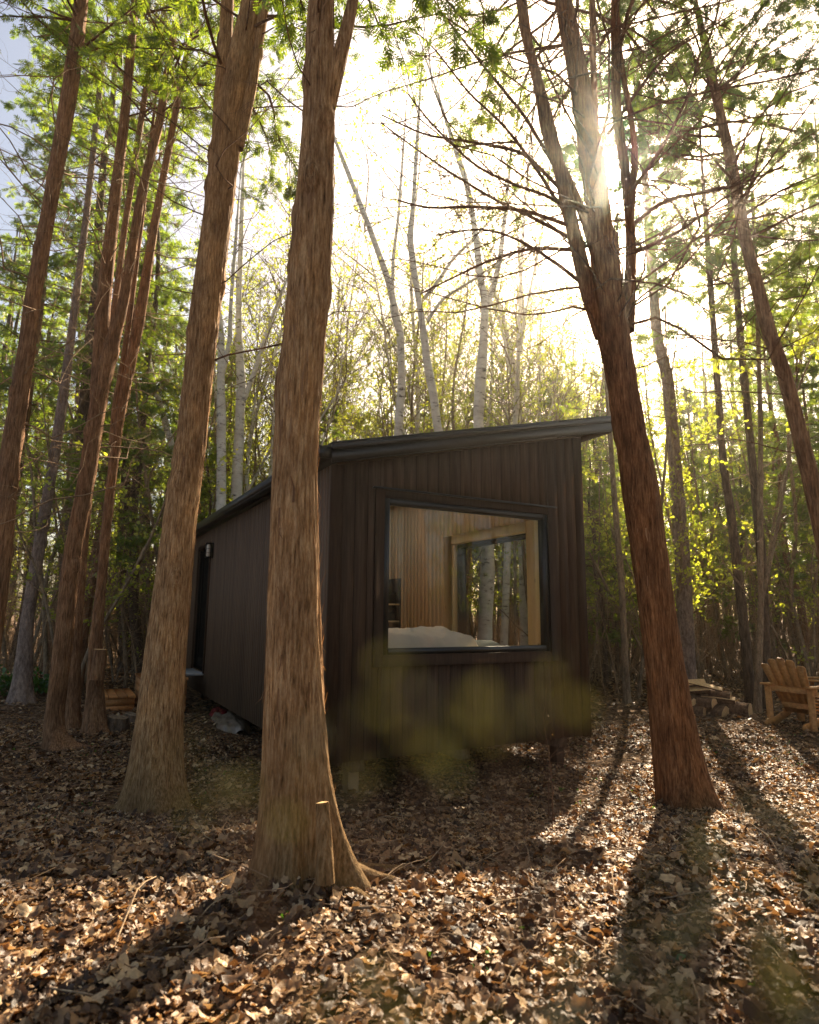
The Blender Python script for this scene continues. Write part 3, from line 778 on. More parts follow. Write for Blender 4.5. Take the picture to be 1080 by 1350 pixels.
DENS = 1.0
def foliage(root, S, D0, L, g, nspr, scale, leaf, name='crown', bend=-.12, sub=3, lo=.25, wood='branch', world=None, r0=.012, prune=.92):
    """branches with side twigs and leaf sprays: one wood mesh, one leaf mesh"""
    P = grow(S, D0, L, bend, .05, 9, g)
    nb = len(S)
    R = np.linspace(1, .15, 9)[None] * (r0 * (.5 + L / 2))[:, None]
    mb = MB(); tubes(mb, P, R, 4)
    pid = np.repeat(np.arange(nb), sub * 2); tt = g.uniform(.2, .95, len(pid))
    q, tan = sample_paths(P, pid, tt)
    sd = norm(tan + .9 * norm(np.cross(tan, [0, 0, 1])) * np.where(np.arange(len(pid)) % 2, 1, -1)[:, None] + g.normal(size=tan.shape) * .25)
    L2 = L[pid] * (1.05 - tt) * g.uniform(.3, .6, len(pid))
    P2 = grow(q, sd, L2, bend, .06, 6, g)
    tubes(mb, P2, np.linspace(1, .2, 6)[None] * (r0 * .4 * (.5 + L2))[:, None], 3)
    mb.build('branches', M[wood], root)
    allP = [(P, .35), (P2, .65)]
    ml = MB()
    for PP, share in allP:
        n = int(nspr * share * DENS); i = g.integers(0, len(PP), n); t = lo + (1 - lo) * g.random(n) ** .8
        pos, tan = sample_paths(PP, i, t)
        if world is not None:
            k = shadow_ok(pos + world, g, prune); pos, tan = pos[k], tan[k]
        m = len(pos)
        X = norm(tan + g.normal(size=(m, 3)) * .55 + np.array([0, 0, -.25])); Y = norm(g.normal(size=(m, 3)) + np.array([0, 0, .0]))
        scatter(ml, SPV, SPF, pos, X, np.cross(X, Y), g.uniform(.6, 1.25, m) * scale)
    ml.build(name, M[leaf], root)

def bare(root, S, D0, L, g, bend=.1, wander=.08, r0=.01, mat='twig', sub=4, name='dead_branches', k=4, sub2=True):
    P = grow(S, D0, L, bend, wander, 9, g)
    mb = MB(); tubes(mb, P, np.linspace(1, .2, 9)[None] * (r0 * (.45 + L * .55))[:, None], k)
    if sub:
        pid = np.repeat(np.arange(len(S)), sub); tt = g.uniform(.2, .95, len(pid)); q, tan = sample_paths(P, pid, tt)
        sd = norm(tan * .8 + rdir(len(pid), g) * .9); L2 = L[pid] * (1.1 - tt) * g.uniform(.25, .6, len(pid))
        P2 = grow(q, sd, L2, bend, wander * 1.3, 7, g)
        tubes(mb, P2, np.linspace(1, .25, 7)[None] * (r0 * .45 * (.4 + L2))[:, None], 3)
        if sub2:
            pid = np.repeat(np.arange(len(P2)), 3); tt = g.uniform(.2, .95, len(pid)); q, tan = sample_paths(P2, pid, tt)
            sd = norm(tan * .8 + rdir(len(pid), g)); L3 = L2[pid] * (1.1 - tt) * g.uniform(.3, .7, len(pid))
            P3 = grow(q, sd, L3, bend, wander, 5, g)
            tubes(mb, P3, np.linspace(1, .4, 5)[None] * np.full((len(P3), 1), r0 * .22), 3)
    return mb.build(name, M[mat], root, True)

def px_path(D, pts):
    P = np.array([at((a + b) / 2, y, D) for y, a, b in pts]); R = np.array([(b - a) / 2 * pxsize((a + b) / 2, y, D) for y, a, b in pts])
    return P, R

def near_tree(name, label, cat, D, track, top=11., stems=(), k=64, amp=.006, kx=55, kz=3.0, ring=.04, flare=None, knots=8, mat='cedar', seed=1,
              nbare=14, bare_z=(2.2, 6), bare_len=(.5, 1.8), crown=None, group=None, rim=0, leaf='cedar_leaf', extend_stems=True, dead_up=.15, twigs='branch', slim=1.0):
    g = np.random.default_rng(seed)
    P, R = px_path(D, track)
    # down to the ground
    R = R * slim
    dirn = norm((P[1] - P[0])[None])[0]
    for _ in range(6):
        zg_ = float(gz(P[0][0], P[0][1]))
        P[0] = P[0] - dirn * ((P[0][2] - zg_) / max(dirn[2], .3))
    base = P[0].copy(); root = thing(name, label, cat, base, 0, group)
    P = P - base
    P = np.vstack([[P[0] - dirn * .15], P]); R = np.concatenate([[R[0]], R])
    # up beyond the frame
    if top and P[-1][2] < top:
        d = norm((P[-1] - P[-3])[None])[0]; n = 5
        for i in range(1, n + 1):
            f = i / n; h = (top - P[-1 if i == 1 else -1][2])
            P = np.vstack([P, P[-1] + d * (top - P[-1][2]) / max(d[2], .5) / (n - i + 1)]); R = np.append(R, max(.012, R[-1] * .72))
    vis = np.arange(0, 8, ring); far = np.arange(8, 30, .25)
    P2, R2, t = resample(P, R, np.concatenate([vis, far]))
    mb = MB(); trunk_mesh(mb, P2, R2, t - .15, k, amp, kx, kz, flare, knots, seed)
    paths = [(P2, R2)]
    for st in stems:
        Ps, Rs = px_path(D, st); Ps = Ps - base
        if extend_stems:
            d = norm((Ps[-1] - Ps[-2])[None])[0]; d = norm((d + np.array([0, 0, .5]))[None])[0]
            for i in range(4): Ps = np.vstack([Ps, Ps[-1] + d * .9]); Rs = np.append(Rs, Rs[-1] * .68)
        Pq, Rq, tq = resample(Ps, Rs, np.arange(0, 12, max(ring * 1.3, .05)))
        trunk_mesh(mb, Pq, Rq, tq + .6, max(12, k // 2), amp * .6, kx, kz, None, 2, seed + 3)
        paths.append((Pq, Rq))
    tr = mb.build('trunk', M[mat], root, True)
    def pick(n, z0, z1):
        S = []; rr = []
        for _ in range(n):
            for _try in range(8):
                pth, rd = paths[g.integers(len(paths)) if len(paths) > 1 and g.random() < .6 else 0]
                z = g.uniform(z0, z1); i = int(np.argmin(np.abs(pth[:, 2] - z)))
                if abs(pth[i, 2] - z) < .3: break
            S.append(pth[i]); rr.append(rd[i])
        return np.array(S), np.array(rr)
    if nbare:
        S, rr = pick(nbare, *bare_z); az = g.uniform(0, 6.28, nbare)
        d = np.stack([np.cos(az), np.sin(az), g.uniform(-.1, .5, nbare)], 1)
        bare(root, S, d, g.uniform(*bare_len, nbare), g, dead_up, .13, .0065, twigs, 5)
    if crown:
        z0, z1, nb, l0, l1, ns, sc_ = crown; ns = int(ns * (3.2 if slim == 1 else 1.9)); sc_ *= .55
        S, rr = pick(nb, z0, z1); az = g.uniform(0, 6.28, nb)
        fz = np.clip((S[:, 2] - z0) / (z1 - z0), 0, 1)
        L = (l0 + (l1 - l0) * (1 - np.abs(fz - .25) ** 1.2)) * g.uniform(.7, 1.2, nb)
        d = np.stack([np.cos(az), np.sin(az), g.uniform(.0, .6, nb)], 1)
        foliage(root, S, d, L, g, ns, sc_, leaf, world=base)
    if rim:   # shreds of bark standing off the stem, coloured pale to brighten its sunlit edge
        n = rim; z = g.uniform(.1, 5.2, n); i = np.searchsorted(t - .15, z).clip(0, len(P2) - 2)
        th = np.where(g.random(n) < .8, g.uniform(-.15, 1.3, n), g.uniform(0, 6.28, n))
        fl = 1.0 + .95 * np.exp(-z / .22) * .6
        rr = R2[i] * fl + .002
        nrm = np.stack([np.cos(th), np.sin(th), th * 0], 1)
        p0 = P2[i] + nrm * rr[:, None]; L = g.uniform(.03, .15, n); lift = g.uniform(.003, .020, n) * np.where(g.random(n) < .12, 2.2, 1); wd = g.uniform(.0015, .005, n)
        tg = np.stack([-np.sin(th), np.cos(th), th * 0], 1); sg = np.where(g.random(n) < .6, -1, 1)
        lift = lift * np.minimum(1, R2[i] / .14) ** 1.6
        p1 = p0 + np.array([0, 0, 1.0]) * (L * .55 * sg)[:, None] + nrm * (lift * .3)[:, None]
        p2 = p0 + np.array([0, 0, 1.0]) * (L * sg)[:, None] + nrm * lift[:, None] + tg * g.normal(size=(n, 1)) * .012
        v = np.stack([p0 - tg * wd[:, None], p0 + tg * wd[:, None], p1 + tg * wd[:, None], p1 - tg * wd[:, None], p2 + tg * wd[:, None] * .3, p2 - tg * wd[:, None] * .3], 1)
        mr = MB(); off = (np.arange(n) * 6)[:, None, None]
        mr.add(v.reshape(-1, 3), (np.array([[0, 1, 2, 3], [3, 2, 4, 5]])[None] + off).reshape(-1, 4))
        tag(mr.build('loose_bark', M['fibre'], root), kind='stuff')
    return root, base, paths

# front cedar, the biggest in view
T1, B1, P1 = near_tree('cedar_tree', 'largest cedar trunk in front of the cabin corner, shaggy bark, sunlit right edge', 'tree', 2.75,
    [(1170, 343, 430), (1050, 345, 427), (900, 350, 424), (700, 357, 418), (600, 361, 417), (500, 368, 424), (400, 379, 431), (300, 387, 439), (200, 397, 440), (100, 402, 440), (0, 408, 440)],
    top=10.5, stems=[[(150, 415, 441), (100, 430, 452), (50, 446, 464), (0, 459, 473), (-60, 470, 482)]],
    k=200, amp=.0055, kx=70, kz=3.2, ring=.022, flare=(.14, .12, [(-.3, .42, 1.45, .27), (-2.3, .4, .32, .14), (3.3, .4, .25, .15), (-1.35, .3, .28, .2), (1.6, .6, .5, .2)]), knots=24, seed=3,
    nbare=12, bare_z=(3.4, 5.5), bare_len=(.3, 1.0), crown=(4.8, 10.2, 46, .8, 2.2, 1500, .26), rim=900)
# cut stub and surface roots of the front cedar
g1 = np.random.default_rng(77)
mb = MB()
b_ = at(430, 1140, 2.50) - B1; t_ = at(424, 1044, 2.55) - B1
P_, R_, tt_ = resample(np.array([b_ - [0, 0, .1], b_, (b_ + t_) / 2, t_]), np.array([.04, .032, .027, .024]), np.arange(0, 2, .015))
vv = trunk_mesh(mb, P_, R_, tt_, 48, .004, 70, 4, None, 0, 9)
st = mb.build('cut_stub', M['cedar'], T1, True); st['label'] = 'sawn stub with a pale cut top'
mb = MB(); ring = vv[-1]; cpt = ring.mean(0) + [0, 0, .004]; mb.add(np.vstack([ring, cpt]), [[i, (i + 1) % 48, 48] for i in range(48)]); mb.build('cut_face', M['cut'], st)
def surface_roots(root, base, specs, mat='cedar'):
    mb = MB()
    for az, L, r0, up in specs:
        n = 26; s = np.linspace(0, 1, n); a = az + .5 * np.sin(s * 4 + az) * s
        x = base[0] + np.cos(a) * s * L; y = base[1] + np.sin(a) * s * L
        z = gz(x, y) + r0 * (.5 - .9 * s) + up * np.exp(-s * 5)
        P = np.stack([x, y, z], 1) - base; R = r0 * (1 - s) ** .7 + .006
        P, R, t = resample(P, R, np.arange(0, 4, .02)); trunk_mesh(mb, P, R, t + .5, 28, .004, 60, 4, None, 0, int(az * 10) % 50)
    return mb.build('roots', M[mat], root, True)
surface_roots(T1, B1, [(-.15, .62, .055, .16), (.25, .85, .04, .06), (-.75, .5, .045, .08), (3.4, .45, .045, .05), (-2.2, .4, .05, .08)])

T2, B2, P2_ = near_tree('cedar_tree', 'second largest cedar, leaning right, with a wide foot, left of the front trunk', 'tree', 5.2,
    [(1045, 170, 240), (1000, 174, 240), (960, 180, 240), (880, 190, 243), (780, 204, 250), (690, 216, 257), (600, 231, 269), (500, 242, 279), (400, 252, 290), (300, 266, 303), (200, 278, 315), (150, 284, 322), (60, 305, 336), (0, 320, 346)],
    top=11.5, stems=[[(190, 279, 303), (120, 283, 303), (60, 288, 306), (0, 292, 308)], [(200, 305, 320), (120, 322, 338), (60, 334, 346), (0, 344, 356)]],
    k=120, amp=.007, kx=50, kz=3, ring=.04, flare=(.22, .28, [(-2.7, .5, .6, .16), (-1.2, .5, .3, .2), (-.3, .5, .3, .2)]), knots=16, seed=21,
    nbare=16, bare_z=(3.6, 7), bare_len=(.6, 2.0), crown=(6.6, 11.2, 44, .9, 2.4, 1500, .28), rim=520)
surface_roots(T2, B2, [(3.5, .7, .06, .08), (-1.9, .6, .05, .05), (-1.1, .5, .05, .05)])

near_tree('cedar_tree', 'leaning cedar at the far left edge with a bright sunlit right side', 'tree', 6.8,
    [(1000, -62, -24), (900, -40, -4), (740, -14, 15), (600, 0, 27), (450, 25, 48), (400, 31, 53), (275, 55, 75), (115, 82, 104), (25, 95, 114), (-60, 106, 122)],
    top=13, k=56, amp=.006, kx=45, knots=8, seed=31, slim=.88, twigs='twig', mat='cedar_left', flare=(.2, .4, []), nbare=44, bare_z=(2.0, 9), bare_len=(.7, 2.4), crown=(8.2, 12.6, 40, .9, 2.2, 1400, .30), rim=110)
near_tree('cedar_tree', 'reddish cedar that forks high up, frontmost of the left cluster', 'tree', 7.6,
    [(985, 60, 92), (960, 57, 82), (850, 70, 96), (735, 82, 106), (633, 102, 126), (530, 118, 141), (490, 124, 150), (400, 155, 170), (250, 181, 193), (165, 204, 216), (60, 221, 231)],
    top=13, stems=[[(530, 118, 134), (450, 124, 143), (400, 127, 145), (250, 146, 160), (150, 159, 171), (50, 168, 179)]],
    k=56, amp=.006, kx=45, knots=10, seed=41, slim=.88, twigs='twig', mat='cedar_left', flare=(.2, .35, [(-1.5, .5, .3, .15), (.2, .5, .5, .12)]), nbare=46, bare_z=(2.8, 9), bare_len=(.7, 2.2), crown=(8.0, 12.6, 44, .8, 2.0, 1500, .30), rim=110)
near_tree('cedar_tree', 'slim cedar standing close behind the forked reddish one', 'tree', 8.9,
    [(958, 82, 106), (857, 88, 108), (740, 99, 115), (662, 110, 122), (633, 112, 123), (560, 121, 131), (450, 140, 150), (300, 160, 169), (120, 188, 196)],
    top=12, k=36, amp=.005, kx=40, ring=.06, knots=5, seed=51, slim=.88, twigs='twig', mat='cedar_left', flare=(.2, .35, []), nbare=16, bare_z=(4, 9), crown=(8.5, 11.8, 24, .7, 1.6, 700, .3))
near_tree('cedar_tree', 'straight cedar with a sawn-off stub low on its side, right of the left cluster', 'tree', 8.4,
    [(965, 110, 140), (857, 116, 135), (775, 126, 140), (653, 138, 151), (552, 150, 164), (470, 167, 181), (425, 175, 191), (300, 197, 209), (210, 215, 225), (100, 236, 245)],
    top=13, stems=[[(590, 143, 153), (540, 147, 156), (470, 160, 168), (380, 172, 179), (240, 190, 196)]],
    k=48, amp=.005, kx=45, knots=8, seed=61, slim=.88, twigs='twig', mat='cedar_left', flare=(.2, .35, [(-.2, .5, .4, .12)]), nbare=44, bare_z=(3, 9.5), bare_len=(.7, 2.2), crown=(8.6, 12.6, 36, .8, 1.8, 1200, .30), rim=90)
mb = MB(); q = np.array([at(127, 900, 8.15), at(130, 880, 8.15), at(133, 852, 8.15)])
stp = thing('sawn_stub', 'short sawn branch stub against the straight left cedar', 'stub', q[0], 0)
P_, R_, tt_ = resample(q - q[0], np.array([.09, .085, .075]), np.arange(0, 2, .03)); vv = trunk_mesh(mb, P_, R_, tt_, 32, .006, 40, 4, None, 0, 4); mb.build('stub_bark', M['cedar_left'], stp, True)
mb = MB(); mb.add(np.vstack([vv[-1], vv[-1].mean(0) + [0, 0, .004]]), [[i, (i + 1) % 32, 32] for i in range(32)]); mb.build('cut_face', M['cut'], stp)
near_tree('spruce_tree', 'grey-brown spruce with many dead twigs behind the left cluster', 'tree', 11.2,
    [(930, 14, 40), (816, 28, 44), (700, 48, 62), (633, 60, 73), (551, 73, 86), (450, 88, 98), (300, 108, 116), (100, 130, 137)], top=14, k=32, amp=.004, kx=30, kz=14, ring=.08, knots=10, mat='spruce', seed=71, twigs='twig',
    flare=(.25, .3, []), nbare=90, bare_z=(1.6, 10), bare_len=(.8, 2.2), crown=(8.5, 13.5, 40, .7, 1.8, 1200, .32), leaf='dark_leaf')
# right cedar, breaking into many stems where the sun shines through
T8, B8, P8 = near_tree('cedar_tree', 'red-brown cedar right of the cabin that divides into many stems around the sun', 'tree', 5.35,
    [(1035, 865, 930), (1000, 862, 923), (870, 851, 899), (760, 838, 882), (648, 821, 868), (574, 812, 851), (500, 801, 838), (440, 787, 829), (400, 783, 824), (350, 780, 816), (300, 775, 807), (250, 770, 801), (200, 764, 793), (100, 750, 776), (30, 737, 760)],
    top=11.5, stems=[
        [(450, 786, 802), (400, 770, 792), (380, 764, 784), (300, 746, 764), (215, 728, 744), (140, 711, 725), (40, 686, 697), (-20, 678, 687)],
        [(420, 800, 820), (360, 786, 800), (280, 762, 774), (230, 742, 752), (190, 716, 724), (120, 704, 711)],
        [(440, 812, 836), (400, 822, 838), (325, 826, 839), (250, 821, 834), (150, 807, 819), (60, 806, 817), (0, 806, 816)],
        [(400, 806, 822), (340, 800, 811), (300, 797, 806), (175, 780, 790), (80, 778, 786), (0, 777, 785)],
        [(300, 824, 836), (200, 834, 842), (150, 828, 835), (100, 818, 825), (0, 806, 812)]],
    k=110, amp=.007, kx=50, kz=3, ring=.04, flare=(.18, .18, [(-.5, .4, .6, .18), (3.7, .4, .45, .15), (-1.7, .35, .4, .16)]), knots=18, seed=81, mat='cedar_shaded',
    nbare=90, bare_z=(3.9, 8.2), bare_len=(.8, 3.2), crown=(6.8, 11.4, 60, 1.0, 2.6, 1500, .26), rim=420, dead_up=.05)
surface_roots(T8, B8, [(-.5, .55, .055, .08), (3.7, .5, .05, .06), (-1.7, .4, .05, .06)], 'cedar_shaded')
# its long arching lower limbs, followed from the photo
limbs = [[(330, 775), (265, 735), (200, 692), (160, 660), (125, 620), (60, 570), (35, 540)], [(285, 757), (262, 735), (248, 690), (222, 630), (165, 570), (120, 535)],
         [(320, 764), (288, 705), (262, 650), (225, 590), (190, 540), (160, 500)], [(330, 765), (326, 700), (345, 640), (372, 585), (390, 550)], [(300, 758), (276, 690), (272, 620), (275, 560), (262, 520)],
         [(250, 740), (200, 690), (190, 640), (178, 560), (150, 500)], [(385, 782), (350, 738), (318, 690), (300, 640), (310, 570)],
         [(260, 827), (200, 870), (160, 892), (115, 912), (60, 925)], [(335, 831), (318, 870), (300, 905), (262, 952), (240, 990)], [(230, 738), (150, 690), (90, 640), (20, 585), (-20, 560)],
         [(180, 800), (120, 840), (70, 880), (40, 930), (10, 980)], [(300, 829), (260, 880), (255, 930), (240, 985), (215, 1040)]]
mb = MB(); g8 = np.random.default_rng(5)
for i, lm in enumerate(limbs):
    Dd = 5.35 + np.linspace(0, g8.uniform(-.7, 1.0), len(lm))
    P = np.array([at(x, y, d) for (y, x), d in zip(lm, Dd)]) - B8
    P, R, t = resample(P, np.linspace(.020, .006, len(lm)), 30)
    tubes(mb, P, R, 6)
    n = 16; ii = np.zeros(n, int); tt = g8.uniform(.15, .97, n); q, tan = sample_paths(P[None], ii, tt)
    sd = norm(tan + rdir(n, g8) * .8); L2 = g8.uniform(.25, .9, n); P2 = grow(q, sd, L2, -.05, .1, 8, g8); tubes(mb, P2, np.linspace(.0055, .002, 8)[None].repeat(n, 0), 3)
    pid = np.repeat(np.arange(n), 3); q, tan = sample_paths(P2, pid, g8.uniform(.2, .9, len(pid))); P3 = grow(q, norm(tan + rdir(len(pid), g8) * .8), g8.uniform(.1, .4, len(pid)), 0, .1, 5, g8); tubes(mb, P3, np.linspace(.0028, .0015, 5)[None].repeat(len(pid), 0), 3)
mb.build('limbs', M['branch'], T8, True)

near_tree('spruce_tree', 'grey straight spruce behind the firewood pile', 'tree', 12.6,
    [(905, 898, 918), (759, 892, 911), (630, 883, 900), (500, 873, 888), (445, 860, 873), (350, 853, 865), (280, 849, 859), (120, 838, 846)], top=14, k=36, amp=.004, kx=30, kz=14, ring=.08, knots=16, mat='spruce', seed=91,
    flare=(.25, .3, []), nbare=46, bare_z=(3.5, 11), bare_len=(1.0, 3.0), crown=(10.0, 13.6, 26, .8, 1.9, 700, .32), dead_up=.25)
near_tree('cedar_tree', 'dark cedar leaning left near the right edge of the photo', 'tree', 8.2,
    [(950, 1116, 1146), (720, 1078, 1102), (611, 1054, 1074), (500, 1028, 1045), (440, 1006, 1023), (325, 978, 992), (215, 958, 971), (140, 942, 953), (65, 926, 936)], top=12.5, k=48, amp=.005, kx=40, ring=.05, knots=14, seed=101, mat='cedar_far',
    flare=(.2, .3, []), nbare=26, bare_z=(3.6, 8), bare_len=(1.0, 3.0), crown=(6.8, 12.2, 60, 1.1, 2.6, 2300, .30), leaf='dark_leaf')
near_tree('cedar_tree', 'dark leaning trunk in the wood between the firewood and the wooden chair', 'tree', 11.6,
    [(918, 984, 996), (796, 972, 984), (667, 957, 968), (611, 949, 958), (450, 938, 946), (300, 928, 935)], top=13, k=28, amp=.004, kx=30, ring=.1, knots=6, seed=111, twigs='twig', mat='dark_bark', flare=(.2, .3, []), nbare=22, bare_z=(2, 8), crown=(6.5, 12.5, 40, .9, 2.0, 1300, .32))
near_tree('cedar_tree', 'dark trunk standing right behind the wooden garden chair', 'tree', 11.0,
    [(926, 1006, 1018), (750, 1000, 1011), (620, 988, 998), (450, 972, 981), (250, 958, 965)], top=13, k=28, amp=.004, kx=30, ring=.1, knots=6, seed=121, twigs='twig', mat='dark_bark', flare=(.2, .3, []), nbare=26, bare_z=(2, 8), crown=(6.5, 12.5, 44, .9, 2.2, 1500, .32))
near_tree('thin_tree', 'thin pale tree stem with a low side branch left of the wooden chair', 'tree', 10.6,
    [(926, 994, 1004), (800, 1000, 1007), (685, 999, 1006), (560, 1000, 1006), (400, 996, 1001), (250, 990, 994)], top=9, stems=[[(800, 1001, 1006), (745, 1012, 1017), (690, 1024, 1028), (600, 1040, 1043)]], k=20, amp=.002, kx=30, ring=.12, knots=4, seed=131, mat='pole_bark', flare=(.2, .3, []), nbare=12, bare_z=(2.5, 7), crown=(5, 8.8, 24, .6, 1.4, 500, .2), leaf='fresh_leaf')
near_tree('thin_tree', 'thin brown stem against the wood just right of the cabin wall', 'tree', 11.5,
    [(920, 822, 831), (778, 816, 824), (648, 806, 813), (520, 798, 804), (400, 792, 797)], top=8, k=20, amp=.003, kx=30, ring=.12, knots=5, seed=141, mat='pole_bark', flare=(.2, .3, []), nbare=20, bare_z=(1.5, 7), crown=(5, 7.8, 12, .4, 1.0, 160, .2), leaf='cedar_leaf')

# birches behind the cabin ---------------------------------------------------------
def birch(label, D, track, forks=(), seed=0, nb=16, top=None, leafy=420, name='birch_tree'):
    g = np.random.default_rng(seed); P, R = px_path(D, track)
    x, y = P[0][0], P[0][1]; zb_ = float(gz(x, y))
    P = np.vstack([[[x + (P[0][0] - P[1][0]) * .5, y, zb_ - .1]], P]); R = np.concatenate([[R[0] * 1.25], R])
    base = np.array([P[0][0], P[0][1], zb_]); root = thing(name, label, 'tree', base); P = P - base
    d = norm((P[-1] - P[-2])[None])[0]
    for i in range(4): P = np.vstack([P, P[-1] + d * .8]); R = np.append(R, R[-1] * .7)
    mb = MB(); Pq, Rq, t = resample(P, R, np.arange(0, 30, .12)); trunk_mesh(mb, Pq, Rq, t + .3, 20, .004, 20, 12, None, 10, seed)
    paths = [(Pq, Rq)]
    for fk in forks:
        Pf, Rf = px_path(D, fk); Pf = Pf - base; dd = norm((Pf[-1] - Pf[-2])[None])[0]
        for i in range(3): Pf = np.vstack([Pf, Pf[-1] + dd * .7]); Rf = np.append(Rf, Rf[-1] * .6)
        Pf, Rf, t = resample(Pf, Rf, np.arange(0, 20, .12)); trunk_mesh(mb, Pf, Rf, t + .3, 14, .003, 20, 12, None, 4, seed + 1); paths.append((Pf, Rf))
    mb.build('trunk', M['birch'], root, True)
    S = []
    for _ in range(nb):
        p, r = paths[g.integers(len(paths))]; i = int(len(p) * g.uniform(.42, .97)); S.append(p[i])
    S = np.array(S); az = g.uniform(0, 6.28, nb); dr = np.stack([np.cos(az), np.sin(az), g.uniform(.5, 1.4, nb)], 1)
    bare(root, S, dr, g.uniform(.9, 2.6, nb), g, .1, .1, .0085, 'pole_bark', 4, 'branches')
    # catkins and first leaves on the twigs
    n = leafy; pid = g.integers(0, nb, n); pos = S[pid] + norm(dr)[pid] * g.uniform(.6, 2.6, (n, 1)) + g.normal(size=(n, 3)) * .35
    ml = MB(); scatter(ml, LFV, LFF3, pos, rdir(n, g), rdir(n, g), g.uniform(.05, .10, n)); ml.build('young_leaves', M['fresh_leaf'], root)
    return root
birch('white birch rising behind the roof directly right of the front cedar, forked above', 13.5, [(690, 517, 531), (600, 519, 531), (560, 520, 531), (500, 525, 535), (470, 524, 534), (440, 523, 533), (370, 508, 517), (290, 480, 487), (225, 455, 461)],
      [[(440, 523, 532), (410, 514, 520), (340, 516, 521), (280, 524, 528), (200, 530, 533)]], 201)
birch('white birch leaning left behind the middle of the cabin roof', 13.0, [(690, 586, 600), (600, 580, 594), (562, 571, 582), (520, 566, 577), (480, 558, 569), (430, 553, 562), (400, 549, 557), (360, 542, 551), (315, 536, 545), (270, 542, 548), (180, 548, 553)],
      [[(395, 556, 561), (375, 572, 577), (340, 596, 600), (318, 620, 623), (290, 645, 648)], [(425, 561, 565), (395, 580, 584), (365, 628, 631)]], 202, 20)
birch('birch with a two-way fork behind the cabin roof, its trunk seen through both windows', 12.5, [(905, 628, 650), (822, 630, 649), (765, 633, 652), (713, 636, 652), (650, 631, 646), (600, 625, 639), (555, 624, 637), (500, 626, 641), (460, 631, 643), (400, 635, 645), (370, 629, 639), (300, 622, 630), (240, 611, 619), (205, 600, 607)],
      [[(405, 638, 645), (375, 648, 656), (340, 656, 663), (300, 661, 667), (240, 668, 672)]], 203, 18)
birch('slender birch in the wood to the right of the forked birch', 17, [(640, 682, 691), (540, 679, 688), (480, 672, 680), (420, 660, 667), (390, 652, 657)], [[(470, 680, 686), (430, 688, 694), (380, 685, 690), (330, 682, 686)]], 204, 14)
birch('left one of the birch pair seen between the second cedar and the front cedar', 14, [(720, 284, 298), (620, 286, 298), (560, 286, 298), (500, 286, 296), (440, 288, 296), (380, 280, 287), (300, 292, 298)],
      [[(500, 288, 295), (450, 300, 306), (400, 302, 307), (300, 310, 314)]], 205, 18)
birch('right one of the birch pair seen between the second cedar and the front cedar', 14.5, [(720, 302, 317), (620, 306, 320), (560, 310, 322), (500, 312, 324), (440, 310, 319), (380, 312, 319), (280, 316, 322)],
      [[(530, 318, 324), (480, 336, 342), (430, 352, 357), (390, 368, 372)]], 206, 18)
birch('thin white birch leaning left beside the second cedar trunk', 15, [(700, 240, 249), (600, 226, 234), (550, 212, 220), (500, 198, 205), (440, 186, 192), (380, 178, 183)], [], 207, 10)

# ------------------------------------------------------------------ the wood behind: conifers, poles
def make_conifer(seed, H, r0, zlive, spread, nspr, leaf, barkm, ndead, label):
    g = np.random.default_rng(seed); root = thing('conifer_tree', label, 'tree', (0, 0, -50))
    z = np.linspace(-.3, H, 14); P = np.stack([np.cumsum(g.normal(size=14)) * .05, np.cumsum(g.normal(size=14)) * .05, z], 1); R = r0 * (1 - np.linspace(0, 1, 14)) ** .8 + .012
    Pq, Rq, t = resample(P, R, np.arange(0, 30, .2)); mb = MB(); trunk_mesh(mb, Pq, Rq, t - .3, 16, .006, 20, 5, (.25, .35, []), 6, seed); mb.build('trunk', M[barkm], root, True)
    S = Pq[np.searchsorted(Pq[:, 2], g.uniform(.6, zlive + 1, ndead)).clip(0, len(Pq) - 1)]; az = g.uniform(0, 6.28, ndead)
    bare(root, S, np.stack([np.cos(az), np.sin(az), g.uniform(-.35, .3, ndead)], 1), g.uniform(.6, 1.9, ndead), g, -.05, .12, .008, 'twig', 4, 'dead_branches', 3)
    nb = 70; zz = zlive + (H - .3 - zlive) * g.random(nb) ** 1.15; S = Pq[np.searchsorted(Pq[:, 2], zz).clip(0, len(Pq) - 1)]; az = g.uniform(0, 6.28, nb)
    f = (zz - zlive) / (H - zlive); L = spread * (1.05 - f) ** .7 * g.uniform(.6, 1.25, nb) * (.6 + .4 * np.minimum(1, f * 5))
    foliage(root, S, np.stack([np.cos(az), np.sin(az), g.uniform(-.1, .45, nb)], 1), L, g, nspr, .21, leaf, bend=-.18, lo=.15)
    return root
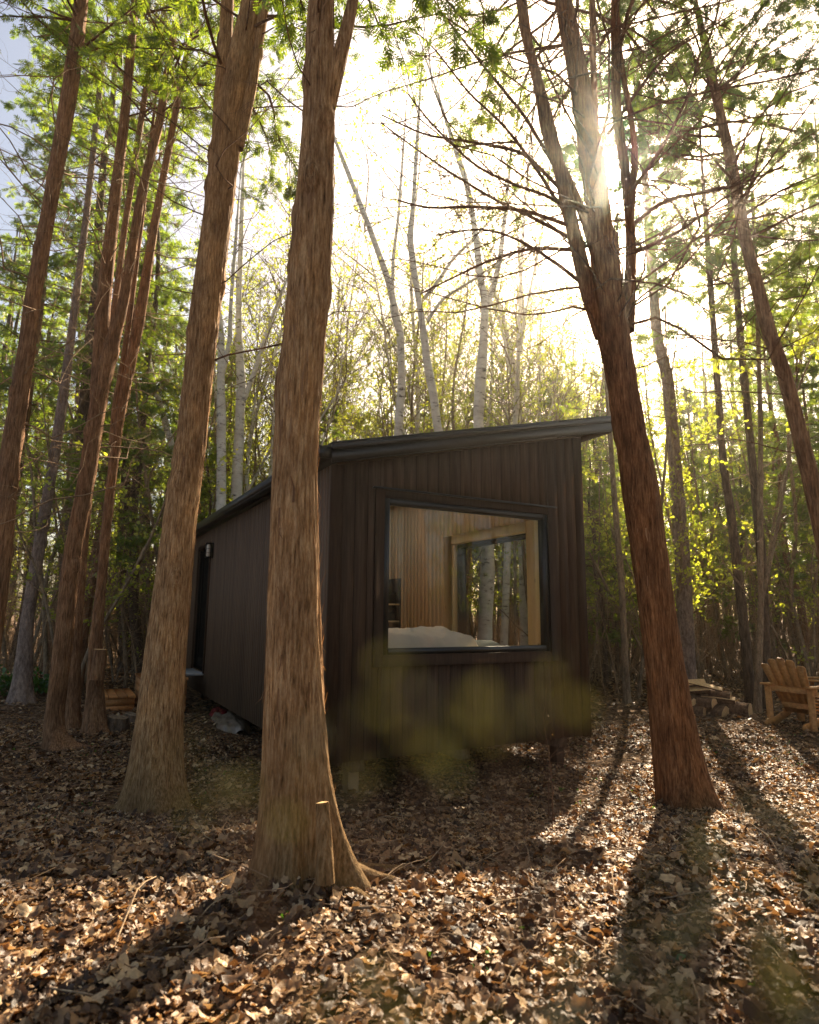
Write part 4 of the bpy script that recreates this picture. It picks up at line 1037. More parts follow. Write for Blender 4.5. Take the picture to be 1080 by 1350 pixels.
def make_pole(seed, H, r0, nleaf, label, leaf='fresh_leaf', stems=1):
    g = np.random.default_rng(seed); root = thing('thin_tree', label, 'tree', (0, 0, -50))
    mb = MB(); allS = []; nn = 0
    for s in range(stems):
        h = H * (1 if s == 0 else g.uniform(.5, .9))
        P = grow(np.array([[g.normal() * .08, g.normal() * .08, -.15]]), np.array([[g.normal() * .10 * (1 + s), g.normal() * .10 * (1 + s), 1]]), [h], .0, .035, 22, g)[0]
        R = r0 * (1 if s == 0 else .7) * np.linspace(1, .12, 22) ** .8 + .004; Pq, Rq, t = resample(P, R, np.arange(0, 20, .15)); trunk_mesh(mb, Pq, Rq, t, 10, .002, 30, 8, None, 2, seed + s); allS.append(Pq)
    mb.build('trunk', M['pole_bark'], root, True)
    A = np.concatenate([a[int(len(a) * .22):-2] for a in allS]); nb = 22; S = A[g.integers(0, len(A), nb)]; az = g.uniform(0, 6.28, nb)
    dr = np.stack([np.cos(az), np.sin(az), g.uniform(.3, 1.5, nb)], 1); L = g.uniform(.5, 1.7, nb)
    Pb = grow(S, dr, L, .05, .1, 8, g); m2 = MB(); tubes(m2, Pb, np.linspace(1, .25, 8)[None] * (.008 * (.5 + L / 2))[:, None], 3)
    pid = np.repeat(np.arange(nb), 5); q, tan = sample_paths(Pb, pid, g.uniform(.2, .95, len(pid))); P3 = grow(q, norm(tan + rdir(len(pid), g) * .8), L[pid] * g.uniform(.2, .5, len(pid)), .0, .1, 6, g)
    tubes(m2, P3, np.linspace(.004, .0015, 6)[None].repeat(len(pid), 0), 3); m2.build('branches', M['twig'], root, True)
    if nleaf:
        i = g.integers(0, len(P3), nleaf); pos, tan = sample_paths(P3, i, g.uniform(.2, 1, nleaf)); pos = pos + g.normal(size=pos.shape) * .03
        ml = MB(); scatter(ml, LFV, LFF3, pos, norm(tan + rdir(nleaf, g)), rdir(nleaf, g), g.uniform(.05, .10, nleaf)); ml.build('crown', M[leaf], root)
    return root

DENS = .5
con = [make_conifer(301, 15.5, .15, 5.2, 1.9, 5200, 'cedar_leaf', 'cedar_far', 46, ''), make_conifer(302, 13.5, .12, 4.2, 1.6, 4600, 'cedar_leaf', 'dark_bark', 50, ''),
       make_conifer(303, 17.0, .17, 6.0, 2.1, 5400, 'dark_leaf', 'dark_bark', 60, ''), make_conifer(304, 9.5, .09, 2.4, 1.5, 4400, 'cedar_leaf', 'cedar_far', 36, ''),
       make_conifer(305, 6.5, .06, 1.1, 1.3, 3000, 'cedar_leaf', 'dark_bark', 20, '')]
DENS = 1.0
pol = [make_pole(401, 8.5, .045, 800, ''), make_pole(402, 7.0, .032, 900, '', stems=2), make_pole(403, 10.0, .055, 700, '', stems=2), make_pole(404, 5.5, .025, 420, '', stems=3), make_pole(405, 9, .05, 160, '', 'cedar_leaf')]
def make_bare(seed, H, r0, mat, nleaf, forks=2):
    g = np.random.default_rng(seed); root = thing('bare_tree', '', 'tree', (0, 0, -50))
    P = grow(np.array([[0, 0, -.15]]), np.array([[g.normal() * .07, g.normal() * .07, 1]]), [H], 0, .03, 26, g)[0]; R = r0 * np.linspace(1, .1, 26) ** .9 + .004
    mb = MB(); Pq, Rq, t = resample(P, R, np.arange(0, 30, .15)); trunk_mesh(mb, Pq, Rq, t, 12, .003, 20, 8, None, 6, seed); pts = [Pq]
    for f in range(forks):
        i = int(len(Pq) * g.uniform(.3, .6)); Pf = grow(Pq[i:i + 1], np.array([[g.normal() * .35, g.normal() * .35, 1]]), [H * g.uniform(.35, .5)], 0, .04, 18, g)[0]
        Pf, Rf, t = resample(Pf, Rq[i] * .7 * np.linspace(1, .15, 18), np.arange(0, 20, .15)); trunk_mesh(mb, Pf, Rf, t + .5, 10, .002, 20, 8, None, 2, seed + f); pts.append(Pf)
    mb.build('trunk', M[mat], root, True)
    A = np.concatenate([a[int(len(a) * (.33 if q == 0 else .1)):-1] for q, a in enumerate(pts)]); nb = 46; S = A[g.integers(0, len(A), nb)]; az = g.uniform(0, 6.28, nb)
    dr = np.stack([np.cos(az), np.sin(az), g.uniform(.5, 1.6, nb)], 1); L = g.uniform(.6, 2.3, nb)
    Pb = grow(S, dr, L, .1, .09, 9, g); m2 = MB(); tubes(m2, Pb, np.linspace(1, .2, 9)[None] * (.011 * (.4 + L / 2))[:, None], 4)
    pid = np.repeat(np.arange(nb), 7); q, tan = sample_paths(Pb, pid, g.uniform(.15, .95, len(pid))); L2 = L[pid] * g.uniform(.2, .55, len(pid)); P3 = grow(q, norm(tan + rdir(len(pid), g) * .7), L2, .08, .1, 7, g); tubes(m2, P3, np.linspace(.005, .002, 7)[None].repeat(len(pid), 0), 3)
    pid = np.repeat(np.arange(len(P3)), 3); q, tan = sample_paths(P3, pid, g.uniform(.2, .95, len(pid))); P4 = grow(q, norm(tan + rdir(len(pid), g) * .8), L2[pid] * g.uniform(.3, .6, len(pid)), 0, .1, 5, g); tubes(m2, P4, np.linspace(.0021, .0012, 5)[None].repeat(len(pid), 0), 3)
    m2.build('branches', M['pole_bark'], root, True)
    i = g.integers(0, len(P4), nleaf); pos, tan = sample_paths(P4, i, g.uniform(.2, 1, nleaf)); pos = pos + g.normal(size=pos.shape) * .02
    ml = MB(); scatter(ml, LFV, LFF3, pos, norm(tan + rdir(nleaf, g)), rdir(nleaf, g), g.uniform(.045, .09, nleaf)); ml.build('young_leaves', M['fresh_leaf'], root)
    return root
bare_p = [make_bare(501, 12.5, .075, 'birch', 900), make_bare(502, 10.5, .055, 'birch', 1500, 3), make_bare(503, 11.5, .06, 'birch', 1900, 1), make_bare(504, 8.5, .04, 'pole_bark', 2000, 2)]
gp = np.random.default_rng(55); used = set()
LITPTS = []
for x0_, y0_, x1_, y1_ in PHOTO_LIT:
    for px in np.arange(max(x0_, 0) + 15, min(x1_, 1080), 45):
        for py in np.arange(y0_ + 10, min(y1_, 1350), 30):
            rr = ray(px, py); t = 1.2 / -rr[2]
            for _ in range(10): p_ = CAM + rr * t; t = (CAMZ - float(gz(p_[0], p_[1]))) / -rr[2]
            LITPTS.append(CAM + rr * t)
for px_, py0_, py1_, D_ in ((428, 100, 1000, 2.75), (265, 300, 900, 5.2), (40, 250, 800, 6.8), (115, 400, 900, 7.6), (160, 300, 850, 8.4), (300, 420, 600, 14), (520, 300, 540, 13.5), (640, 300, 540, 12.5)):
    for py_ in np.linspace(py0_, py1_, 9): LITPTS.append(at(px_, py_, D_))
for b_ in (.4, .8, 1.2, 1.6, 2.0):
    for a_ in (1.6, 2.0, 2.4, 2.8): LITPTS.append(cw(a_, b_ * .6, 1.3)); LITPTS.append(cw(.9 + a_ * .6, b_ * 1.5 + 1, 3.8))
LITPTS = np.array(LITPTS); SH = SUN[:2] / np.linalg.norm(SUN[:2]); TANE = SUN[2] / np.linalg.norm(SUN[:2])
def blocked(x, y, zlo, H, sp):
    d = np.array([x, y]) - LITPTS[:, :2]; along = d @ SH; perp = np.abs(d[:, 0] * SH[1] - d[:, 1] * SH[0])
    h = LITPTS[:, 2] + along * TANE
    w_ = sp * np.clip((H - h) / (H - zlo), 0, 1) ** .7
    return float(np.mean((along > 0) & (h < H) & (h > zlo * .6) & (perp < w_)))
DIMS = {0: (15.5, 5.2, 1.9), 1: (13.5, 4.2, 1.6), 2: (17, 6, 2.1), 3: (9.5, 2.4, 1.5), 4: (6.5, 1.1, 1.3)}
def put(protos, kind, az, D, s, label, group):
    if protos is con:
        x = D * math.tan(rad(az))
        for kd, ss in ((kind, s), (3, 1.0), (3, .8), (4, .9), (4, .7), (None, 0)):
            if kd is None: return None
            H, zl_, sp = DIMS[kd]
            if blocked(x, D, zl_ * ss, H * ss, sp * ss) < .005: break
        kind, s = kd, ss
    p = protos[kind]; x = D * math.tan(rad(az)); z = float(gz(x, D)) - .05; rz = gp.uniform(0, 6.28)
    if id(p) not in used:
        used.add(id(p)); p.location = (x, D, z); p.rotation_euler = (0, 0, rz); p.scale = (s,) * 3; p['label'] = label; p['group'] = group; r = p
    else: r = dup(p, (x, D, z), rz, label, s, group)
    lean = gp.normal() * .03; r.rotation_euler = (gp.normal() * .03, lean, rz)
    return r
def in_cabin(x, y, m=.9):
    v = np.array([x - CX, y - CY]); a = v @ dA[:2]; b = v @ nA[:2]
    return -m < a < W_ + m and -m < b < L_ + m
def spread(n, az0, az1, D0, D1, minsep, seed):
    g = np.random.default_rng(seed); pts = []
    for _ in range(n * 60):
        if len(pts) >= n: break
        az = g.uniform(az0, az1); D = math.sqrt(g.uniform(D0 ** 2, D1 ** 2)); x = D * math.tan(rad(az))
        if in_cabin(x, D): continue
        if any((x - a) ** 2 + (D - b) ** 2 < minsep ** 2 for a, b, _ in pts): continue
        pts.append((x, D, az))
    return pts
LL = 'conifer of the dense wood on the left, behind the leaning cedars'
for i, (x, D, az) in enumerate(spread(22, -37, -19.5, 12, 25, 1.4, 1)): put(con, [0, 2, 1, 2, 3, 1, 0][i % 7], az, D, gp.uniform(.85, 1.12), LL, 'conifers in the wood left of the cabin')
LM = 'bushy low conifer filling the gap left of the cabin roof'
for i, (x, D, az) in enumerate(spread(16, -20, -8, 14.5, 25, 1.1, 2)): put(con, [3, 4, 4, 3][i % 4], az, D, gp.uniform(.8, 1.05), LM, 'low conifers between the left wood and the cabin')
LC = 'low green conifer showing above the cabin roof'
for i, (x, D, az) in enumerate(spread(12, -8, 13, 19, 27, 1.2, 3)): put(con, [3, 3, 4, 3][i % 4], az, D, gp.uniform(.85, 1.1), LC, 'low conifers behind the cabin roof')
LR = 'conifer of the dense wood on the right, behind the chair and firewood'
for i, (x, D, az) in enumerate(spread(20, 22, 37, 12.8, 25, 1.3, 4)): put(con, [1, 0, 3, 2, 1, 3][i % 6], az, D, gp.uniform(.8, 1.08), LR, 'conifers in the wood right of the cabin')
LS = 'slender conifer in the wood between the cabin wall and the right cedar'
for i, (x, D, az) in enumerate(spread(12, 13, 22.5, 14.5, 26, 1.1, 5)): put(con, [3, 4, 3, 1][i % 4], az, D, gp.uniform(.85, 1.1), LS, 'conifers under the sun right of the cabin')
PR = 'thin bare stem crowding the wood right of the cabin'
for i, (x, D, az) in enumerate(spread(62, 14.5, 36, 12.2, 22, .4, 6)): put(pol, [0, 1, 2, 3, 4][i % 5], az, D, gp.uniform(.75, 1.15), PR, 'thin stems in the right wood')
PL = 'thin bare stem crowding the wood left of the cabin'
for i, (x, D, az) in enumerate(spread(62, -36, -13, 11.5, 21, .4, 7)): put(pol, [4, 0, 1, 4, 3][i % 5], az, D, gp.uniform(.7, 1.1), PL, 'thin stems in the left wood')
PC = 'thin young tree with first yellow-green leaves behind the cabin roof'
for i, (x, D, az) in enumerate(spread(40, -9, 14.5, 15.5, 24, .6, 8)): put(pol, [0, 2, 1][i % 3], az, D, gp.uniform(.95, 1.25), PC, 'young trees behind the cabin roof')
BC = 'pale nearly bare tree with fine twigs against the bright sky behind the cabin roof'
for i, (x, D, az) in enumerate(spread(26, -8, 14.5, 15.5, 24, .8, 9)): put(bare_p, [0, 2, 3, 1, 2, 3][i % 6], az, D, gp.uniform(.95, 1.35), BC, 'bare trees behind the cabin roof')
BL = 'pale nearly bare tree with fine twigs in the bright gap left of the front cedar'
for i, (x, D, az) in enumerate(spread(14, -19, -8, 14.5, 22, .8, 10)): put(bare_p, [1, 0, 2, 3, 0][i % 5], az, D, gp.uniform(.85, 1.15), BL, 'bare trees in the gap left of the front cedar')
# trees to the side that the window mirrors
for i, (x, y, k, s) in enumerate([(5.3, 2.5, 1, .9), (9.5, .6, 0, .9), (8.2, -2.4, 3, 1.0), (12, 3.0, 2, .9), (11.5, -1.2, 1, 1.0), (14, .2, 0, 1), (15, -3, 2, 1), (10, -5, 0, 1), (13, -6, 1, 1), (17, 2, 0, 1), (18, -1, 1, 1), (19, 5, 2, 1), (16, 5, 3, 1), (17, -6, 0, 1), (20, -4, 2, 1), (12, -8.5, 1, 1), (21, 2, 3, 1.1), (14, 4.4, 3, .9), (8, -6, 4, 1.2), (11, 1, 4, 1.1), (13, -3, 4, 1.2), (15, 1.8, 4, 1.3)]):
    r = dup(con[k], (x, y, float(gz(x, y)) - .05), i * 1.7, 'conifer at the right side of the clearing, mirrored in the cabin window', s, 'conifers mirrored in the cabin window')

# far-off wood that reads as one mass
g = np.random.default_rng(900)
mb = MB(); n = 260; az = g.uniform(-46, 46, n); D = g.uniform(25, 44, n); x = D * np.tan(np.radians(az)); y = D
hmax = np.where((az > -16) & (az < 13), 11.5, 15.0) * g.uniform(.75, 1.15, n)
S = np.stack([x, y, gz(x, y) - .2], 1); P = grow(S, np.stack([g.normal(size=n) * .05, g.normal(size=n) * .05, np.ones(n)], 1), hmax, 0, .02, 8, g)
tubes(mb, P, np.linspace(1, .2, 8)[None] * g.uniform(.05, .16, n)[:, None], 6)
pid = np.repeat(np.arange(n), 26); q, tan = sample_paths(P, pid, g.uniform(.05, 1, len(pid))); az2 = g.uniform(0, 6.28, len(pid)); L = g.uniform(.5, 2.0, len(pid))
P2 = grow(q, np.stack([np.cos(az2), np.sin(az2), g.uniform(-.3, .4, len(pid))], 1), L, -.1, .1, 5, g); tubes(mb, P2, np.linspace(.016, .005, 5)[None].repeat(len(pid), 0), 3)
tag(mb.build('distant_trunks', M['dark_bark']), kind='stuff')
ml = MB(); m = 30000; i = g.integers(0, len(P2), m); keep = q[i, 2] > 1.6 + 1.5 * g.random(m); i = i[keep]; m = len(i)
pos, tan = sample_paths(P2, i, g.random(m)); pos = pos + g.normal(size=pos.shape) * .18
scatter(ml, SPV, SPF, pos, norm(tan + rdir(m, g)), rdir(m, g), g.uniform(.28, .55, m)); tag(ml.build('distant_foliage', M['far_leaf']), kind='stuff')

# dry tangle of dead twigs and stems under the trees
def thicket(name, n, az0, az1, D0, D1, h0, h1, seed, mat='twig'):
    g = np.random.default_rng(seed); az = g.uniform(az0, az1, n); D = np.sqrt(g.uniform(D0 ** 2, D1 ** 2, n)); x = D * np.tan(np.radians(az)); ok = np.array([not in_cabin(a, b, .5) for a, b in zip(x, D)]); x, D = x[ok], D[ok]; n = len(x)
    S = np.stack([x, D, gz(x, D) - .05], 1); L = g.uniform(h0, h1, n)
    P = grow(S, np.stack([g.normal(size=n) * .22, g.normal(size=n) * .22, np.ones(n)], 1), L, 0, .06, 8, g); mb = MB(); tubes(mb, P, np.linspace(1, .25, 8)[None] * g.uniform(.006, .02, n)[:, None], 4)
    pid = np.repeat(np.arange(n), 6); q, tan = sample_paths(P, pid, g.uniform(.08, .95, len(pid))); L2 = g.uniform(.25, 1.1, len(pid)); P2 = grow(q, norm(rdir(len(pid), g) + np.array([0, 0, .25])), L2, -.08, .13, 6, g); tubes(mb, P2, np.linspace(.006, .002, 6)[None].repeat(len(pid), 0), 3)
    pid = np.repeat(np.arange(len(P2)), 2); q, tan = sample_paths(P2, pid, g.uniform(.2, .95, len(pid))); P3 = grow(q, norm(tan + rdir(len(pid), g)), g.uniform(.1, .4, len(pid)), 0, .1, 4, g); tubes(mb, P3, np.linspace(.003, .0016, 4)[None].repeat(len(pid), 0), 3)
    tag(mb.build(name, M[mat], None, True), kind='stuff')
thicket('undergrowth', 480, 13.5, 38, 13, 25, 1.0, 4.5, 31)
thicket('undergrowth', 480, -38, -13, 12.5, 25, 1.0, 4.5, 32)
thicket('undergrowth', 260, -14, 14, 17, 26, 1.0, 4.0, 33)
thicket('undergrowth', 120, 40, 75, 9, 16, 1.0, 4.0, 34)

# ------------------------------------------------------------------ forest floor: dead leaves and twigs
def leaf_prim(lobes, seed):
    g = np.random.default_rng(seed); n = 12; th = np.linspace(0, 2 * math.pi, n, endpoint=False)
    r = .5 * (1 + (.27 * np.cos(lobes * th) if lobes else 0)) * (1 - .18 * np.abs(np.sin(th)) if not lobes else 1)
    x = r * np.cos(th) * 1.1; y = r * np.sin(th) * (.7 if not lobes else .95); cu, cv = g.uniform(.1, .7), g.uniform(-.4, .5)
    zf = lambda X, Y: cu * X ** 2 + cv * Y ** 2 + .35 * X * Y * g.normal() + .06 * np.sin(9 * X + 5 * Y)
    xi, yi = x * .5, y * .5; X = np.concatenate([x, xi, [0]]); Y = np.concatenate([y, yi, [0]]); Z = zf(X, Y); Z[:12] += g.normal(size=12) * .05; Z += .10 * np.sin(X * 7 + seed) * np.cos(Y * 8)
    f = []
    for i in range(n):
        j = (i + 1) % n; f += [[i, j, n + i], [j, n + j, n + i], [n + i, n + j, 2 * n]]
    return np.stack([X, Y, Z], 1), np.array(f)
g = np.random.default_rng(4)
prims = [leaf_prim(l, s) for l, s in ((0, 1), (5, 2), (5, 3), (0, 4), (3, 5), (5, 6), (3, 7), (5, 8))]
simple = (np.array([(-.5, 0, .1), (0, .3, .12), (.5, 0, .05), (0, -.3, .08), (0, 0, 0)]), np.array([[0, 4, 1], [1, 4, 2], [2, 4, 3], [3, 4, 0]]))
def litter(n, D0, D1, size, detailed, az=40, sub=None):
    D = np.sqrt(g.uniform(D0 ** 2, D1 ** 2, n)); x = D * np.tan(np.radians(az)) * g.uniform(-1, 1, n); y = D
    dens = vnoise(np.stack([x * 1.3, y * 1.3, x * 0], 1)); k = g.random(n) < .42 + .8 * sstep(.25, .7, dens); x, y = x[k], y[k]; n = len(x)
    pos = np.stack([x, y, gz(x, y) + g.uniform(.0, .03, n)], 1)
    up = norm(np.stack([g.normal(size=n) * .40, g.normal(size=n) * .40, np.ones(n)], 1)); flip = g.random(n) < .4; up[flip] *= -1
    X = norm(np.cross(up, rdir(n, g))); Y = np.cross(up, X)
    s = size * np.clip(np.exp(g.normal(size=n) * .42), .35, 2.2)
    pi = g.integers(0, len(prims), n)
    for p in range(len(prims) if detailed else 1):
        mk = (pi == p) if detailed else np.ones(n, bool); v, f = prims[p] if detailed else simple
        scatter(mlit, v, f, pos[mk], X[mk], Y[mk], s[mk])
mlit = MB()
litter(52000, 1.6, 5.2, .031, True); litter(56000, 5.2, 9.5, .032, True, 39); litter(40000, 9.5, 19, .07, False, 38)
litter(36000, 1.6, 5.0, .016, False)
for bs_, rr_, nn_ in ((B1, .16, 420), (B2, .30, 520), (B8, .24, 420)):
    aa_ = g.uniform(0, 6.28, nn_); dd_ = rr_ + np.abs(g.normal(size=nn_)) * .16; x = bs_[0] + np.cos(aa_) * dd_; y = bs_[1] + np.sin(aa_) * dd_
    pos = np.stack([x, y, gz(x, y) + .01 + .07 * np.exp(-(dd_ - rr_) / .08) * g.random(nn_)], 1); up = norm(np.stack([np.cos(aa_) * .5 + g.normal(size=nn_) * .5, np.sin(aa_) * .5 + g.normal(size=nn_) * .5, np.ones(nn_)], 1)); X = norm(np.cross(up, rdir(nn_, g))); Y = np.cross(up, X)
    for p in range(4): mk = np.arange(nn_) % 4 == p; scatter(mlit, *prims[p], pos[mk], X[mk], Y[mk], .036 * np.exp(g.normal(size=int(mk.sum())) * .4))
tag(mlit.build('leaf_litter', M['litter']), kind='stuff')
mb = MB(); n = 5200; D = np.sqrt(g.uniform(1.8 ** 2, 13 ** 2, n)); x = D * .8 * g.uniform(-1, 1, n); S = np.stack([x, D, gz(x, D) + .012], 1); a = g.uniform(0, 6.28, n)
P = grow(S, np.stack([np.cos(a), np.sin(a), g.normal(size=n) * .10], 1), g.uniform(.05, .45, n), 0, .09, 6, g); P[..., 2] = np.maximum(P[..., 2], gz(P[..., 0], P[..., 1]) + .004); tubes(mb, P, np.linspace(1, .5, 6)[None] * g.uniform(.0010, .0042, n)[:, None], 4)
tag(mb.build('twig_litter', M['twig']), kind='stuff')
# small green shoots in the litter
ml = MB(); n = 500; D = np.sqrt(g.uniform(2 ** 2, 9 ** 2, n)); x = D * .75 * g.uniform(-1, 1, n); cl = vnoise(np.stack([x * .8 + 4, D * .8, x * 0], 1)); k = cl > .55; x, D = x[k], D[k]; n = len(x)
x = np.repeat(x, 4) + g.normal(size=n * 4) * .02; D = np.repeat(D, 4) + g.normal(size=n * 4) * .02; n *= 4
scatter(ml, LFV, LFF3, np.stack([x, D, gz(x, D) + .01], 1), norm(np.stack([g.normal(size=n), g.normal(size=n), g.uniform(.3, 1.5, n)], 1)), rdir(n, g), g.uniform(.012, .035, n)); tag(ml.build('ground_shoots', M['plant_leaf']), kind='stuff')

# fallen sticks one can count
def stick(label, pts, r, mat='twig', up=.02):
    P = []
    for px, py in pts:   # on the ground under that pixel
        rr = ray(px, py); t = 1.2 / -rr[2]
        for _ in range(12):
            p = CAM + rr * t; t = (CAMZ - float(gz(p[0], p[1])) - up) / -rr[2]
        P.append(CAM + rr * t)
    P = np.array(P); b = P[0].copy(); P -= b
    Pq, Rq, t = resample(P, np.linspace(r, r * .45, len(P)), np.arange(0, 4, .03)); mb = MB(); trunk_mesh(mb, Pq, Rq, t, 8, r * .25, 60, 8, None, 0, int(abs(b[0]) * 100) % 90)
    o = mb.build('fallen_stick', M[mat], None, True); o.location = b; tag(o, label, 'stick')
stick('long dry stick on the sunny leaves at the lower left', [(20, 1277), (70, 1268), (128, 1259)], .009)
stick('short bent stick below the long one at the lower left', [(92, 1273), (105, 1295), (118, 1305)], .008)
stick('thin pale stick at the left edge of the photo', [(0, 1210), (12, 1195), (24, 1176)], .006, up=.05)
stick('pale stick lying beside the root of the front cedar', [(452, 1200), (490, 1193), (530, 1196)], .009)
stick('slim stick in the sunny leaves right of the front cedar', [(520, 1180), (560, 1172), (615, 1180)], .007)
stick('pale wood sliver at the foot of the right cedar', [(925, 1058), (945, 1070), (962, 1082)], .022, 'log_wood')
stick('thin stick left of the foot of the right cedar', [(745, 1095), (790, 1094), (830, 1090)], .008)

# ------------------------------------------------------------------ small plants
def sprout(label, pts, D, r=.006, seed=0):
    g = np.random.default_rng(seed); P = np.array([at(x, y, D) for x, y in pts]); b = np.array([P[0][0], D, float(gz(P[0][0], D))]); root = thing('sapling', label, 'sapling', b)
    P = P - b; P[0][2] = -.05; Pq, Rq, t = resample(P, np.linspace(r, r * .3, len(P)), np.arange(0, 3, .02)); mb = MB(); trunk_mesh(mb, Pq, Rq, t, 8, r * .2, 60, 8, None, 0, seed); mb.build('stem', M['branch'], root, True)
    bare(root, Pq[g.integers(len(Pq) // 3, len(Pq), 9)], np.stack([g.normal(size=9), g.normal(size=9), g.uniform(.5, 1.5, 9)], 1), g.uniform(.08, .3, 9), g, .05, .1, .0028, 'branch', 2, 'twigs', 4, False)
    n = 5; i = g.integers(len(Pq) // 3, len(Pq), n); ml = MB(); scatter(ml, LFV, LFF3, Pq[i] + g.normal(size=(n, 3)) * .03, rdir(n, g), rdir(n, g), g.uniform(.012, .03, n)); ml.build('buds', M['litter'], root)
sprout('taller thin bare sapling in front of the cabin pier', [(729, 1135), (728, 1085), (730, 1040), (722, 985), (715, 935)], 4.3, .006, 1)
sprout('shorter reddish sapling beside the taller one in front of the cabin', [(723, 1100), (724, 1060), (722, 1020), (727, 985)], 4.55, .005, 2)
def green_bush(label, px, py, D, sx, h, n, seed):
    g = np.random.default_rng(seed); p = at(px, py, D); z = float(gz(p[0], D)); root = thing('leafy_shrub', label, 'shrub', (p[0], D, z))
    k = 26; az = g.uniform(0, 6.28, k); S = np.stack([g.normal(size=k) * sx * .3, g.normal(size=k) * .2, np.zeros(k)], 1)
    P = grow(S, np.stack([np.cos(az) * .6, np.sin(az) * .6, np.ones(k)], 1), g.uniform(.5, 1, k) * h, 0, .1, 7, g); mb = MB(); tubes(mb, P, np.linspace(.007, .003, 7)[None].repeat(k, 0), 4); mb.build('stems', M['branch'], root, True)
    i = g.integers(0, k, n); pos, tan = sample_paths(P, i, g.uniform(.3, 1, n)); ml = MB(); scatter(ml, LFV, LFF3, pos + g.normal(size=pos.shape) * .06, norm(tan + rdir(n, g)), rdir(n, g), g.uniform(.06, .12, n)); ml.build('leaves', M['plant_leaf'], root)
green_bush('low bright green shrub at the left edge beside the spruce foot', 5, 915, 12.0, 1.0, .55, 420, 1)
green_bush('smaller bright green shrub just right of the spruce foot', 48, 920, 12.4, .6, .4, 240, 2)

# shrub whose leaf tips stand right before the lens and go soft
g = np.random.default_rng(66)
sb = np.array([.10, .34, float(gz(.10, .34))]); root = thing('leafy_shrub', 'out-of-focus green shrub tips right before the lens, low in the photo', 'shrub', sb)
mb = MB(); ml = MB()
tips = [(455, 962, .15, .009), (500, 932, .14, .008), (545, 915, .15, .009), (600, 955, .16, .009), (640, 918, .13, .0075), (690, 932, .15, .009), (745, 945, .16, .009), (575, 990, .15, .010), (665, 978, .15, .010), (480, 1002, .17, .010), (720, 905, .17, .008), (530, 965, .17, .009),
        (290, 1045, .16, .011), (262, 1000, .17, .008), (325, 1090, .16, .010), (960, 1085, .17, .013), (1012, 1150, .16, .015), (1055, 1100, .17, .013), (985, 1215, .16, .016), (1045, 1262, .15, .017), (930, 1180, .17, .012), (1065, 1335, .16, .017), (1000, 1300, .16, .016),
        (420, 1325, .16, .014), (520, 1342, .16, .015), (620, 1346, .17, .015), (760, 1335, .16, .015), (835, 1260, .17, .013), (855, 1200, .17, .011), (885, 1312, .16, .015), (340, 1346, .17, .013), (700, 1346, .17, .014)]
n0_ = len(tips); tips = [(a + g.normal() * 8, b + g.normal() * 8, d * .58, z * .34) for a, b, d, z in tips] + [(a + g.normal() * 38, b + g.normal() * 26, d * .58, z * .30) for a, b, d, z in tips for _k in range(2)]
T_ = np.array([at(a, b, d) for a, b, d, _ in tips]) - sb; sz = np.array([q[3] for q in tips]); n = len(tips)
S = np.stack([T_[:, 0] * .12, T_[:, 1] * .1, np.zeros(n)], 1); t = np.linspace(0, 1, 14)[None, :, None]
P = S[:, None] + (T_ - S)[:, None] * t ** np.array([1.9, 1.2, .9]) ; tubes(mb, P[:n0_:2], np.linspace(.0016, .0004, 14)[None].repeat((n0_ + 1) // 2, 0), 5)
mb.build('stems', M['branch'], root, True)
for k in range(1): scatter(ml, LFV, LFF3, T_ + g.normal(size=(n, 3)) * .004 * k, rdir(n, g), rdir(n, g), sz * (1 - .25 * k))
i = np.repeat(np.arange(0, n0_, 2), 4); q, tan = sample_paths(P, i, g.uniform(.2, .7, len(i))); scatter(ml, LFV, LFF3, q, norm(tan + rdir(len(i), g)), rdir(len(i), g), g.uniform(.010, .02, len(i)))
ml.build('leaves', M['shrub_leaf'], root)
cam.dof.use_dof = True; cam.dof.focus_distance = 4.6; cam.dof.aperture_fstop = 4.2

# ------------------------------------------------------------------ firewood
def log(label, a, L, rz, r, ang0, ang1, tilt=0.0, seed=0, group=None):
    """split (or round) log: sector ang0..ang1 of a round, lying along its own x axis"""
    g = np.random.default_rng(seed); full = ang1 - ang0 > 6.2
    k = 20; th = np.linspace(ang0, ang1, k, endpoint=not full); rr = r * (1 + .10 * (vnoise(np.stack([np.cos(th) * 2 + seed, np.sin(th) * 2, th * 0], 1)) - .5) * 2)
    prof = np.stack([rr * np.cos(th), rr * np.sin(th)], 1)
    if not full: prof = np.vstack([prof, [[.0, .0]]])
    prof = prof - prof.mean(0); n = len(prof); xs = np.linspace(-L / 2, L / 2, 9)
    rings = np.stack([np.column_stack([np.full(n, x), prof[:, 0] * (1 + .06 * math.sin(x * 9 + seed)) + .01 * math.sin(x * 5 + seed), prof[:, 1] * (1 + .05 * math.sin(x * 13 + seed))]) for x in xs])
    root = thing('firewood_log', label, 'log', a, 0, group); root.rotation_euler = (0, tilt, rz)
    idx = np.arange(9 * n).reshape(9, n)
    q = lambda cols: np.concatenate([np.stack([idx[:-1, c], idx[:-1, (c + 1) % n], idx[1:, (c + 1) % n], idx[1:, c]], -1) for c in cols])
    mb = MB(); mb.add(rings.reshape(-1, 3), q(range(n if full else k - 1))); mb.build('bark', M['log_bark'], root, True)
    mw = MB()
    if not full: mw.add(rings.reshape(-1, 3) * 1.0, q([k - 1, k]))
    for e, s in ((0, 1), (8, -1)):
        c = rings[e].mean(0) + [-.003 * s, 0, 0]; mw.add(np.vstack([rings[e], c]), [[i, (i + 1) % n, n] if s < 0 else [(i + 1) % n, i, n] for i in range(n)])
    mw.build('split_face', M['log_wood'], root)
    return root
PC0 = at(928, 945, 10.4); fx, fy = PC0[0], PC0[1]; fz = float(gz(fx, fy))
